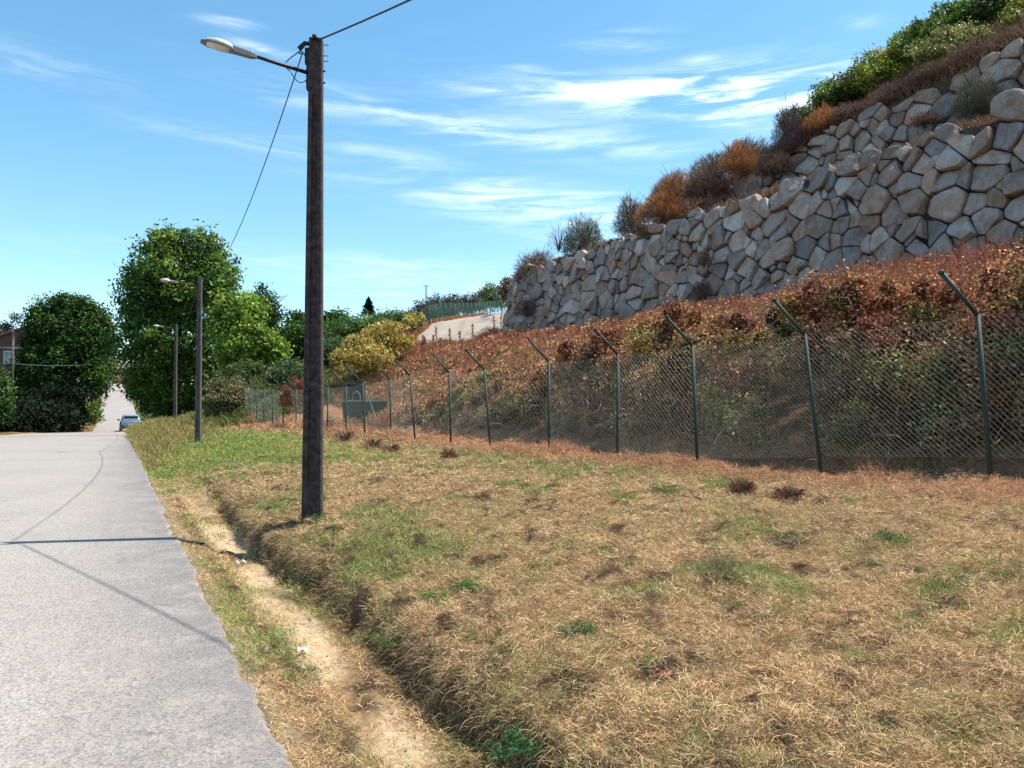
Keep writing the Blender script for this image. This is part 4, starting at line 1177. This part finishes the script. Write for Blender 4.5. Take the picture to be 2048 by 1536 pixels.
def scarp_turf():
    n = 30000
    v = -3+rng.random(n)*15; u = rng.normal(1.04, .075, n); k = (u > .9) & (fbm(v*2.2, u*0, 77, 3) > .36); u, v = u[k], v[k]; n = len(u)
    P = surf(u, v); a = rng.random(n) < .65
    D = unit(np.stack([-nd[0]+rng.normal(0, .5, n), -nd[1]+rng.normal(0, .6, n), np.where(a, rng.uniform(-1.3, .1, n), rng.uniform(0, 1, n))], -1))
    P[:, 2] += .015
    V, F = blades(P, D, rng.uniform(.04, .15, n), np.maximum(.003, .0005*P[:, 1]), .9)
    c = pick([(.42, .29, .15), (.30, .19, .10), (.50, .36, .20), (.20, .13, .075), (.14, .19, .05)], n, [3, 3, 2, 2, 1.6])
    stuff('ditch_turf', V, F, np.repeat(c, 5, 0), M_STRAW, 'dead turf and roots hanging over the cut edge of the ditch')
scarp_turf()

def brambles():
    m = 1500
    v = -6+rng.random(m)**1.25*34; u = 9.45+4.6*rng.random(m)**1.1
    prof = np.interp(u, [9.4, 9.75, 10.3, 11.0, 12.4, 14.2], [.75, 1.45, 2.15, 2.35, 1.5, .4])
    big = fbm(u*.7+3, v*.55, 401, 4); fade = 1-.5*sstep(v, 12, 18)-.3*sstep(v, 20, 27)
    top = prof*(.62+.75*big)*fade
    z = top*rng.random(m)**.55
    r = rng.uniform(.22, .55, m)*(1-.25*sstep(v, 14, 20)); r = np.minimum(r, np.maximum(.12, (u-9.05)))
    c = surf(u, v); c[:, 2] += z-.1
    kind = rng.random(m); cg = fbm(v*.5, u*.8+z, 431, 3)
    basec = np.where((kind < .14+.42*sstep(cg, .42, .58))[:, None], pick([(.19, .21, .07), (.26, .26, .10), (.13, .155, .055), (.32, .29, .13)], m), pick([(.28, .17, .09), (.20, .12, .075), (.38, .24, .13), (.15, .09, .06)], m))
    hi = (z > top*.70) & (u > 9.9)
    basec = np.where((hi & (rng.random(m) < .8))[:, None], pick([(.46, .21, .09), (.38, .15, .08), (.36, .24, .08), (.52, .27, .13), (.32, .13, .085)], m), basec)
    per = (330*(r/.4)**1.6*np.clip(16/np.maximum(c[:, 1], 8), .5, 1.5)).astype(int)
    idx = np.repeat(np.arange(m), per); n = len(idx)
    d = rand_dirs(n); d[:, 2] = d[:, 2]*.9+.15; lum = .7+.55*fbm(d[:, 0]*3+idx*3.1, d[:, 1]*3+d[:, 2]*3, 12, 2)
    P = c[idx]+d*(r[idx]*lum*(.35+.7*rng.random(n)**.6))[:, None]
    uu, vv = UV(P[:, 0], P[:, 1]); k = uu > 8.98 - .006*(vv-2)*4; P = P[k]; idx = idx[k]; d = d[k]; n = len(P)
    Yc = np.maximum(P[:, 1], 6)
    C = np.clip(basec[idx]*(1+rng.normal(0, .28, (n, 1))), .008, .8)
    inner = rng.random(n) < .26  # oversized dark leaves inside each mound, added to block sunlight
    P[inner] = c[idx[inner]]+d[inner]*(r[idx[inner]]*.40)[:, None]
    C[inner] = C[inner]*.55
    pale = (rng.random(n) < .02) & ~inner; C = np.where(pale[:, None], np.array([.40, .42, .24])*(.7+.5*rng.random((n, 1))), C)
    nr = unit(d*.7+rand_dirs(n)); dr = unit(np.cross(nr, rand_dirs(n)))
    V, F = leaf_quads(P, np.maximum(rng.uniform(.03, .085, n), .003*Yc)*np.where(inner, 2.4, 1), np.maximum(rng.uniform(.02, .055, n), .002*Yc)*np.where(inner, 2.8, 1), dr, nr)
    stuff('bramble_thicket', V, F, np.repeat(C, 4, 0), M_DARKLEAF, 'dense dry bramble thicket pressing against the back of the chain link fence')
    # arching canes
    n = 9000; v = -6+rng.random(n)*28; u = rng.uniform(9.0, 13.5, n); f = fbm(u*.9, v*.9, 401, 4)
    prof = np.interp(u, [9.0, 9.5, 10.3, 12, 14.2], [.35, 1.4, 2.1, 1.8, 1.0]); h = prof*(.55+.9*f)*(1-.55*sstep(v, 13, 20))
    P = surf(u, v); P[:, 2] += rng.random(n)*h*.8
    D = unit(rng.normal(size=(n, 3))+np.array([-.3, -.3, .5])); L = rng.uniform(.3, .8, n)
    V, F = blades(P, D, L, .012, .9)
    stuff('bramble_canes', V, F, np.repeat(pick([(.16, .10, .075), (.24, .16, .11), (.10, .06, .05), (.3, .24, .17)], n), 5, 0), M_TWIG, 'arching dry bramble canes tangled behind the chain link fence')
brambles()

def slope_weeds():
    n = 260000
    v = -5+rng.random(n)**1.1*66; u = rng.uniform(10.2, 21.9, n)
    k = (v > 14) | (u > 12.4); k &= ~((v > 40.5) & (track_mask(u, v) > .3)); k &= (v < 54)|(u > 12)
    u, v = u[k], v[k]; n = len(u)
    f = fbm(u*.5, v*.5, 501, 4); f2 = fbm(u*1.8, v*1.8, 502, 3)
    hmax = (.32+.85*f)*(1-.78*sstep(v, 40, 47))*(.7+.5*sstep(u, 15, 20)*(1-sstep(v, 12, 20)))
    P = surf(u, v); Yc = np.maximum(P[:, 1], 8)
    t = rng.random(n)
    isst = rng.random(n) < .68
    # stalks with seed heads
    red = pick([(.38, .155, .105), (.28, .115, .08), (.46, .215, .14), (.20, .09, .07)], n)
    gold = pick([(.44, .23, .09), (.34, .20, .08), (.50, .30, .14), (.24, .20, .07)], n)
    C = np.where((rng.random(n) < .25+.6*sstep(f2, .42, .6))[:, None], gold, red)
    up = sstep(u, 15, 20)*(v < 41)
    C = np.where((rng.random(n) < up*.55)[:, None], pick([(.44, .15, .10), (.34, .11, .085), (.52, .22, .15)], n), C)
    a = isst
    D = unit(rng.normal(size=(a.sum(), 3))*np.array([.22, .22, .05])+np.array([0, 0, 1]))
    nst = a.sum(); V1, F1 = blades(P[a], D, hmax[a]*rng.uniform(.4, 1.15, a.sum()), .0009*Yc[a]+.002, .3)
    b = ~isst; Pb = P[b].copy(); Pb[:, 2] += t[b]*hmax[b]*.75
    V2, F2 = leaf_quads(Pb+rng.normal(0, .06, Pb.shape), .0042*Yc[b]+.02, .0026*Yc[b]+.01)
    stuff('dry_weeds', V1, F1, np.repeat(C[a], 5, 0), M_TWIG, 'rust red dead weed stalks on the slope below the lower boulder wall')
    stuff('dry_weed_leaves', V2, F2, np.repeat(C[b], 4, 0), M_LEAF, 'dry golden brown leaves of the weeds on the slope below the wall')
slope_weeds()
def weed_mounds():
    m = 2600
    v = -5+rng.random(m)*58; u = rng.uniform(11.5, 21.2, m); k = ((v > 16) | (u > 13)) & (track_mask(u, v) < .2) & ((v < 44) | (u > 13)); u, v = u[k], v[k]; m = len(u)
    f = fbm(u*.45, v*.45, 701, 3); k = f > .40; u, v, f = u[k], v[k], f[k]; m = len(u)
    c = surf(u, v); r = rng.uniform(.25, .75, m)*(.6+f*.8)*.75*(1-.7*sstep(v, 38, 45)*sstep(u, 14, 18))
    q = fbm(u*.35, v*.3, 711, 3)
    bc = np.where((rng.random(m) < sstep(q, .38, .58))[:, None], pick([(.44, .24, .10), (.36, .20, .08), (.48, .28, .13), (.24, .20, .07)], m), pick([(.38, .165, .105), (.29, .125, .08), (.44, .215, .125), (.20, .09, .06)], m))
    per = (150*(r/.4)**1.6*np.clip(22/np.maximum(c[:, 1], 10), .35, 1.4)).astype(int)+5
    idx = np.repeat(np.arange(m), per); n = len(idx); d = rand_dirs(n); d[:, 2] = np.abs(d[:, 2])
    P = c[idx]+d*(r[idx]*(.5+.6*rng.random(n)))[:, None]*np.array([1, 1, .85]); Yc = np.maximum(P[:, 1], 8)
    dr = unit(rand_dirs(n)+np.array([0, 0, .6]))
    V, F = leaf_quads(P, np.maximum(.035, .0034*Yc)*rng.uniform(.7, 1.6, n), np.maximum(.02, .0018*Yc)*rng.uniform(.7, 1.4, n), dr)
    stuff('weed_clumps', V, F, np.repeat(np.clip(bc[idx]*(1+rng.normal(0, .25, (n, 1))), .01, .9), 4, 0), M_DARKLEAF, 'rounded clumps of rusty and golden dead weeds on the slope below the wall')
weed_mounds()

def tall_docks():
    """taller single dead stalks seen against the gravel track"""
    ORD = ['first', 'second', 'third', 'fourth', 'fifth', 'sixth', 'seventh', 'eighth', 'ninth', 'tenth', 'eleventh', 'twelfth']
    for k, (px, by, ty) in enumerate(sorted([(845, 698, 668), (852, 700, 672), (874, 696, 650), (880, 694, 675), (866, 698, 668), (900, 694, 655), (920, 694, 660), (944, 692, 645), (990, 690, 628), (1000, 690, 612), (1015, 700, 650), (960, 692, 672)])):
        p = at(px, by+6, 52); h = at(px, ty, 52)[2]-p[2]
        rt = empty('dead_stalk', tuple(p))
        lx = random.uniform(-.15, .15)
        MB().tube([(0, 0, -.3), (lx*.5, 0, h*.5), (lx, 0, h)], [.02, .014, .008], 5).build('stem', simple('stalk_brown', (.16, .07, .05), .9) if k == 0 else bpy.data.materials['stalk_brown'], rt)
        n = 120; q = rng.random(n); P = np.stack([lx*q+rng.normal(0, .05, n), rng.normal(0, .05, n), h*(.35+.6*q)], -1)
        V, F = leaf_quads(P, .10, .05, unit(np.array([0, 0, 1.])+rand_dirs(n)*.5))
        mesh_obj('seed_head', V, F, M_TWIG, rt, np.repeat(pick([(.22, .08, .05), (.3, .13, .08)], n), 4, 0))
        tag(rt, ORD[k]+' dead brown dock stalk counted from the left before the gravel track', 'weed', 'dead stalks in front of the gravel track')
tall_docks()

def hill_cover():
    n = 170000
    v = rng.uniform(-2, 41, n); u = rng.uniform(22.2, 36, n)
    k = ~((u > 24.3) & (u < 25.5)) & (u < 26+ (44-v)*.35)
    u, v = u[k], v[k]; n = len(u); P = surf(u, v); Yc = P[:, 1]
    f = fbm(u*.45, v*.45, 601, 3)
    grn = sstep(u-25.5, 1.0, 3.5)*sstep(f, .3, .55)
    C = np.where((rng.random(n) < grn)[:, None], pick([(.10, .17, .03), (.16, .2, .04), (.06, .11, .025), (.22, .22, .05)], n), pick([(.2, .125, .09), (.14, .09, .07), (.28, .17, .10), (.34, .17, .08)], n))
    h = (.3+.8*f)*(1-.35*(u < 24.5))
    D = unit(rng.normal(size=(n, 3))*np.array([.6, .6, .2])+np.array([0, 0, 1])); P[:, 2] += rng.random(n)*h*.4
    V, F = blades(P, D, h*rng.uniform(.3, .8, n), .0009*Yc, .5)
    stuff('hillside_scrub', V, F, np.repeat(C, 5, 0), M_TWIG, 'mixed brown and green scrub covering the terraces and hilltop above the walls')
    # rough growth on the mound and bank beyond the fence end
    n = 150000
    v = rng.uniform(40, 105, n); u = rng.uniform(2.2, 22, n); k = (track_mask(u, v) < .2) & ~((u < road_r(v)+.8))
    u, v = u[k], v[k]; n = len(u); P = surf(u, v); Yc = P[:, 1]; f = fbm(u*.4, v*.4, 611, 4)
    C = pick([(.13, .15, .045), (.09, .12, .03), (.2, .18, .07), (.07, .1, .025)], n)
    rst = sstep(u, 12, 17)*(1-sstep(v, 58, 66)); C = np.where((rng.random(n) < rst)[:, None], pick([(.4, .2, .1), (.3, .14, .07)], n), C)
    D = unit(rng.normal(size=(n, 3))*np.array([.6, .6, .2])+np.array([0, 0, 1])); P[:, 2] += rng.random(n)*f*.5
    V, F = blades(P, D, (.25+.7*f)*rng.uniform(.4, 1, n), .0011*Yc, .6)
    stuff('bank_scrub', V, F, np.repeat(C, 5, 0), M_TWIG, 'olive green rough scrub on the bank beyond the end of the fence')
    # rusty edging of the track along the ridge fence
    n = 9000; q = rng.random(n); px = 835+175*q**.8; Y_ = 64+46*q+rng.normal(0, 1.2, n); P = []
    for a, b in zip(px, Y_):
        X = (a-1024)/1500*b; P.append((X, b))
    P = np.array(P); uu, vv = UV(P[:, 0], P[:, 1]); k = track_mask(uu, vv) < .4; uu, vv = uu[k], vv[k]; P = surf(uu, vv); n = len(P)
    D = unit(rng.normal(size=(n, 3))*np.array([.5, .5, .2])+np.array([0, 0, 1]))
    V, F = blades(P, D, rng.uniform(.2, .6, n), .06, .6)
    stuff('track_edge_grass', V, F, np.repeat(pick([(.46, .22, .10), (.36, .17, .08)], n), 5, 0), M_TWIG, 'rusty orange dead grass along the upper edge of the gravel track')
hill_cover()

# individual small plants on the bank
def leafy_weed(p, r, h, label, pal):
    """low irregular clump: several crowns of fine upright blades with small leaves between"""
    rt = empty('weed', tuple(p)); m = 9
    c = np.stack([rng.normal(0, .5, m)*r, rng.normal(0, .5, m)*r, np.zeros(m)], -1)
    n = 420; i = rng.integers(0, m, n)
    P = c[i]+rng.normal(0, .10*r+.006, (n, 3))*np.array([1, 1, .2])
    D = unit(rng.normal(size=(n, 3))*np.array([.75, .75, .2])+np.array([0, 0, .8]))
    sc = rng.uniform(.45, 1.1, m)
    V, F = blades(P, D, h*sc[i]*rng.uniform(.4, 1.05, n), max(.0022, .00042*p[1]), .9)
    C = np.repeat(pick(pal, n, None, .3), 5, 0)
    mesh_obj('blades', V, F, M_LEAF, rt, C)
    n = 260; i = rng.integers(0, m, n); P = c[i]+rng.normal(0, .28*r, (n, 3))*np.array([1, 1, .25]); P[:, 2] = np.abs(P[:, 2])+rng.random(n)*h*.55*sc[i]
    V, F = leaf_quads(P, .016+.0006*p[1], .009+.0004*p[1])
    mesh_obj('leaves', V, F, M_LEAF, rt, np.repeat(pick(pal, n, None, .3), 4, 0))
    tag(rt, label, 'plant')
def green_plant(px, py, Y_, r, h, label, pal, n=900, wd=.006, name='plant'):
    p = at(px, py, Y_); g = gnd(px, Y_); p[2] = g[2]
    leafy_weed(p, r, h, label, pal)
def ground_hit(px, py):
    for Yq in np.arange(1.5, 45, .05):
        q = at(px, py, Yq); u, v = UV(q[0], q[1])
        if q[2] < float(H(np.array([u]), np.array([v]), False)[0]): return Yq
    return 20
for px, py, r, h, lab, pal in [
    (1052, 1525, .15, .19, 'bright green feathery plant at the bottom edge of picture', [(.03, .16, .04), (.05, .22, .06), (.02, .1, .03)]),
    (905, 1180, .20, .10, 'small green grass clump in the middle of bank', [(.10, .20, .04), (.14, .24, .05)]),
    (965, 1172, .14, .14, 'small leafy green weed beside the grass clump mid bank', [(.08, .2, .04), (.12, .24, .05)]),
    (1340, 985, .22, .24, 'green weed clump by the third fence post from the right', [(.09, .16, .05), (.13, .2, .06)]),
    (1440, 980, .35, .10, 'low green grass patch by third fence post', [(.14, .22, .04), (.18, .25, .06)]),
    (1262, 1000, .24, .12, 'low bright grass clump left of the green weeds near the fence', [(.14, .22, .04), (.18, .25, .06)]),
    (1185, 880, .0, .0, '', None),
    (1470, 1155, .20, .30, 'wiry olive weed with tall stems in the open grass', [(.12, .13, .06), (.18, .15, .08)]),
    (1165, 1270, .12, .12, 'grey green tuft in the middle of the bank', [(.11, .16, .06), (.14, .2, .08)]),
    (600, 1350, .16, .09, 'green weed in the sandy ditch', [(.09, .18, .05), (.14, .22, .06)]),
    (790, 1270, .20, .12, 'green weed hanging over the ditch edge', [(.08, .15, .04), (.12, .2, .05)]),
    (640, 1040, .12, .16, 'green weed at the foot of the near lamp post', [(.09, .14, .06), (.13, .18, .08)]),
    (1775, 1085, .24, .09, 'dark green clover patch on the right of the bank', [(.06, .12, .03), (.09, .16, .04)]),
    (1990, 1500, .30, .13, 'dark green mossy clump at the bottom right corner', [(.06, .09, .03), (.09, .12, .04), (.15, .15, .06)]),
    (1910, 1180, .25, .18, 'green blades of grass near the right edge', [(.12, .17, .05), (.16, .2, .07)]),
    (1390, 1420, .20, .12, 'green grass clump low on the bank', [(.09, .16, .04), (.13, .2, .05)])]:
    if pal is None: continue
    Yq = ground_hit(px, py); green_plant(px, py, Yq, r, h, lab, pal)
for px, py, r, h, lab in [(692, 885, .55, .45, 'dark purplish dead bush below the fence, nearest the lamp post'), (745, 898, .5, .35, 'dark dead tuft in the middle of the fence foot bushes'),
                          (785, 905, .35, .28, 'dark brown tuft right of the brace post'), (898, 915, .25, .28, 'pair of dark dead tufts on the bank below the fence'),
                          (1580, 1000, .28, .15, 'dark brown tuft of soil and roots near the second post'), (1485, 990, .25, .2, 'reddish dead tuft between the second and third posts')]:
    Yq = ground_hit(px, py); p = gnd(px, Yq)
    spiky(p, r, h, lab, [(.16, .075, .06), (.26, .13, .08), (.10, .05, .045), (.42, .22, .12)], 1500, .006, cat='dead plant')
Yr = 37.5
spiky(at(600, 800, Yr), 1.1, 1.5, 'triangular red brown dead shrub behind the fence left of the near post', [(.24, .09, .055), (.3, .13, .07), (.16, .07, .05)], 3500, .03)

# ------------------------------------------------------------------ green tank and chamber behind the fence
def tank():
    p = at(728, 850, 33.0); g = gnd(728, 33.0); rz = .25
    rt = empty('water_tank', (p[0], p[1], g[2]-.15), rz)
    w, d = 1.9, 1.2; h = at(728, 803, 33.0)[2]-g[2]+.15
    mb = MB(); mb.loft([[(-w*.42, -d/2, 0), (w*.42, -d/2, 0), (w*.42, d/2, 0), (-w*.42, d/2, 0)], [(-w/2, -d/2, h), (w/2, -d/2, h), (w/2, d/2, h), (-w/2, d/2, h)]]); mb.build('tank_body', M_TANK, rt)
    mb = MB()
    mb.box((0, -d/2, h+.03), (w+.12, .08, .07)).box((0, d/2, h+.03), (w+.12, .08, .07)).box((-w/2-.02, 0, h+.03), (.08, d-.08, .068)).box((w/2+.02, 0, h+.03), (.08, d-.08, .068))
    mb.build('rim', M_CONCRETE, rt)
    for x in (-.6, 0, .6): MB().box((x, -d/2-.03, h*.5), (.06, .05, h*.92)).build('rib', M_TANK, rt)
    tag(rt, 'dark green open topped tank with pale rim behind the fence', 'tank')
    q = at(708, 803, 34.6); zt = at(708, 770, 34.6)[2]
    rt = empty('pump_chamber', (q[0], q[1], g[2]), rz); hh = zt-g[2]
    mb = MB(); mb.box((-.42, 0, hh/2), (.12, .9, hh)).box((.42, 0, hh/2), (.12, .9, hh)).box((0, .42, hh/2), (.72, .08, hh-.02)).box((0, 0, hh+.05), (1.06, 1.0, .1))
    mb.build('chamber', simple('dark_concrete', (.10, .10, .09), .9), rt)  # concrete in a darker tone than the tank rim
    pts = [(.3, -.3, hh*.6), (.26, -.3, hh*.78), (.12, -.3, hh*.86), (-.05, -.3, hh*.80), (-.1, -.3, hh*.6)]
    MB().tube(pts, .035, 8).build('pipe', M_WHITE, rt, True)
    MB().tube([(-.3, -.32, hh*.55), (-.3, -.32, hh*.92)], .05, 8).build('valve', M_BRICK, rt, True)
    tag(rt, 'small concrete chamber with a curved white pipe above the tank', 'pump chamber')
tank()
for px, Yt, lab in ((705, 32.0, 'rusty dry weed mound in front of the left half of the green tank'), (772, 31.5, 'rusty dry weed mound covering the right corner of the green tank'), (640, 33.5, 'dry brown weed mound between the near post and the green tank')):
    spiky(gnd(px, Yt), 1.1, .95 if px > 760 else .7, lab, [(.44, .22, .11), (.34, .15, .08), (.52, .3, .16)], 3500, .02, cat='dead plant')

# ------------------------------------------------------------------ car
def car():
    Yc = 68.0; p = at(261, 861, Yc); heading = math.atan2(-dd[0], dd[1])   # faces away along the road
    u, v = UV(p[0], p[1]); z = float(road_z(v))+.012
    rt = empty('parked_car', (p[0], p[1], z), heading)
    # local: y forward, x right
    def sec(y, hw, z0, z1, hw2): # rounded rectangle cross-section
        return [(-hw*.92, y, z0), (hw*.92, y, z0), (hw, y, z0+.12), (hw, y, (z0+z1)*.52), (hw2, y, z1-.05), (hw2*.9, y, z1), (-hw2*.9, y, z1), (-hw2, y, z1-.05), (-hw, y, (z0+z1)*.52), (-hw, y, z0+.12)]
    rings = [sec(-2.08, .74, .38, .82, .72), sec(-2.02, .84, .26, .96, .80), sec(-1.7, .89, .24, 1.0, .84), sec(-.8, .90, .22, .98, .85), sec(.6, .90, .22, .96, .85), sec(1.1, .89, .22, .93, .83), sec(1.8, .86, .24, .80, .78), sec(2.12, .74, .34, .66, .66)]
    MB().loft(rings).build('body', M_PAINT, rt, True)
    def cab(y, hw0, z0, hw1, z1): return [(-hw0, y, z0), (hw0, y, z0), (hw0*.5+hw1*.5, y, (z0+z1)/2), (hw1, y, z1-.03), (hw1*.85, y, z1), (-hw1*.85, y, z1), (-hw1, y, z1-.03), (-hw0*.5-hw1*.5, y, (z0+z1)/2)]
    MB().loft([cab(-1.92, .74, .9, .70, 1.02), cab(-1.62, .78, .9, .62, 1.40), cab(-1.3, .8, .9, .62, 1.47), cab(-.2, .8, .9, .62, 1.50), cab(.5, .8, .9, .6, 1.44), cab(1.2, .78, .88, .70, .98)]).build('cabin', M_PAINT, rt, True)
    MB().loft([[(-.62, -1.905, 1.02), (.62, -1.905, 1.02), (.62, -1.88, 1.02), (-.62, -1.88, 1.02)], [(-.53, -1.66, 1.38), (.53, -1.66, 1.38), (.53, -1.63, 1.38), (-.53, -1.63, 1.38)]]).build('rear_window', M_CARGLASS, rt)
    for s in (-1, 1):
        MB().loft([[(s*.785, -1.3, 1.02), (s*.80, -1.3, 1.0), (s*.80, .9, 1.0), (s*.785, .9, 1.02)], [(s*.66, -1.2, 1.38), (s*.675, -1.2, 1.38), (s*.675, .4, 1.36), (s*.66, .4, 1.36)]]).build('side_window', M_CARGLASS, rt)
        MB().loft([[(s*.52, -2.09, .80), (s*.82, -2.02, .80), (s*.82, -1.9, .80), (s*.52, -1.9, .80)], [(s*.56, -2.06, .93), (s*.81, -1.98, .93), (s*.81, -1.9, .93), (s*.56, -1.9, .93)]]).build('tail_light', M_RED, rt)
        MB().box((s*.97, .75, 1.02), (.20, .10, .14)).build('mirror', M_CARGLASS, rt)
        for yy in (-1.28, 1.32):
            w = MB(); w.tube([(s*.66, yy, .32), (s*.885, yy, .32)], .32, 20).build('wheel', M_TYRE, rt, True)
            wb = rt.children[-1]
            MB().tube([(s*.88, yy, .32), (s*.90, yy, .32)], .2, 14).build('rim', M_RIM, wb, True)
    MB().box((0, -2.1, .34), (1.44, .10, .16)).build('bumper', M_TYRE, rt)
    MB().box((0, -2.105, .66), (.5, .03, .11)).build('licence_plate', M_WHITE, rt)
    tag(rt, 'pale blue hatchback seen from behind on the far road', 'car')
car()

# ------------------------------------------------------------------ house, left poles, litter
def house():
    p = at(20, 745, 96); g = gnd(20, 96); rz = .35
    rt = empty('brick_house', (p[0]-1.2, p[1]+3, g[2]), rz)
    ze = at(20, 690, 96)[2]-g[2]; zp = at(45, 640, 96)[2]-g[2]; W = 8.4; D = 9; x0 = -W+3.6
    mb = MB(); mb.loft([[(x0, 0, -1), (3.6, 0, -1), (3.6, D, -1), (x0, D, -1)], [(x0, 0, ze), (3.6, 0, ze), (3.6, D, ze), (x0, D, ze)]])
    k = len(mb.V); xm = 2.2
    mb.build('wall', M_BRICK, rt)
    g_ = MB(); g_.loft([[(x0+.05, 0.02, ze), (3.55, .02, ze), (xm, .02, zp-.1)], [(x0+.05, D-.02, ze), (3.55, D-.02, ze), (xm, D-.02, zp-.1)]]); g_.build('gable', M_BRICK, rt)
    r = MB()
    for a, b in (((x0-.4, ze-.25), (xm, zp)), ((xm, zp), (4.0, ze-.1))):
        r.loft([[(a[0], -.4, a[1]), (b[0], -.4, b[1]), (b[0], -.4, b[1]+.18), (a[0], -.4, a[1]+.18)], [(a[0], D+.4, a[1]), (b[0], D+.4, b[1]), (b[0], D+.4, b[1]+.18), (a[0], D+.4, a[1]+.18)]])
    r.build('roof', M_ROOF, rt)
    MB().box(((x0+3.6)/2, -.1, ze-.15), (W-.2, .16, .22)).build('string_course', M_CONCRETE, rt)
    for x in (-.8, 1.9, -3.4):
        w = MB(); w.box((x, -.03, ze-1.4), (1.3, .10, 1.7)); f = w.build('window', M_WHITE, rt)
        MB().box((x-.3, -.09, ze-1.4), (.5, .03, 1.45)).box((x+.3, -.09, ze-1.4), (.5, .03, 1.45)).build('pane', M_GLASS, f)
    w = MB(); w.box((2.0, -.05, ze+.95), (.9, .10, 1.2)); f = w.build('window', M_CONCRETE, rt)
    MB().box((2.0, -.11, ze+.95), (.7, .03, 1.0)).build('pane', M_BRICK, f)
    tag(rt, 'red brick gabled house half hidden behind the wide round tree', 'house')
house()
bush('tree', [B(28, 636, 130, 7, 6), B(12, 655, 130, 12, 8), B(-2, 662, 128, 10, 8)], 'distant treetop showing above the brick house roof', [(.05, .06, .05), (.06, .08, .06)], 60, 22, .4, cat='tree')
def util(px, top, bot, Y_, label):
    b = at(px, bot, Y_); t = at(px, top, Y_); rt = empty('utility_pole', tuple(b))
    h = t[2]-b[2]; MB().tube([(0, 0, -1), (0, 0, h)], .11, 8, .07).build('pole', M_CONC_FAR, rt, True)
    MB().box((0, 0, h-.15), (.9, .08, .08)).build('crossarm', M_CONC_FAR, rt)
    tag(rt, label, 'utility pole')
util(24, 655, 800, 64, 'thin utility pole standing in front of the brick house')
util(852, 570, 618, 110, 'tiny distant pole with crossarm above the ridge fence')
a = at(24, 727, 63.9); b = at(185, 729, 63.0)
o = MB().tube([Vector(a).lerp(Vector(b), q/10)-Vector((0, 0, .15*math.sin(math.pi*q/10))) for q in range(11)], .02, 5).build('cable', simple('pale_cable', (.3, .3, .3), .5), None, True)
tag(o, 'pale horizontal cable in front of the dark left tree', 'cable')
def litter(px, py, s, label):
    Yq = ground_hit(px, py); p = gnd(px, Yq)
    me = MB(); rings = []
    for k in range(5):
        x = (k-2)*s*.5; w = s*(.5+.2*math.sin(k*2.1)); z = .02+.02*math.sin(k*1.7)
        rings.append([(x, -w, z), (x, w, z+.02), (x+.01, w*.9, z+.035), (x, -w*.9, z+.012)])
    me.loft(rings); o = me.build('litter', M_LITTER); o.location = (p[0], p[1], p[2]+.01); o.rotation_euler = (0, 0, px)
    tag(o, label, 'litter')
litter(487, 1137, .045, 'small white scrap lying in the ditch near the lamp post shadow')
litter(612, 1325, .035, 'white scrap of paper lying on the sand of the ditch')

# stones and clods on the ditch edge and the bank
def pebbles():
    n = 1900; q = rng.random(n)
    v = rng.uniform(-2, 12, n); u = np.where(q < .7, rng.normal(.03, .07, n), rng.normal(.65, .2, n)); P = surf(u, v)
    V = []; F = []; C = []
    ico = np.array([(1, 0, 0), (-1, 0, 0), (0, 1, 0), (0, -1, 0), (0, 0, 1), (0, 0, -1)], float)
    fc = [(0, 2, 4), (2, 1, 4), (1, 3, 4), (3, 0, 4), (2, 0, 5), (1, 2, 5), (3, 1, 5), (0, 3, 5)]
    for i in range(n):
        s = rng.uniform(.004, .015); pts = P[i]+ico*s*rng.uniform(.6, 1.3, (6, 3)); k = len(V); V += list(pts); F += [tuple(k+a for a in f) for f in fc]
        C += [np.array([.4, .34, .27])*rng.uniform(.6, 1.1)]*6
    o = mesh_obj('pebbles', np.array(V), F, M_ROCK, None, np.array(C)); tag(o, 'small pale pebbles along the road edge and ditch', None, None, 'stuff')
pebbles()
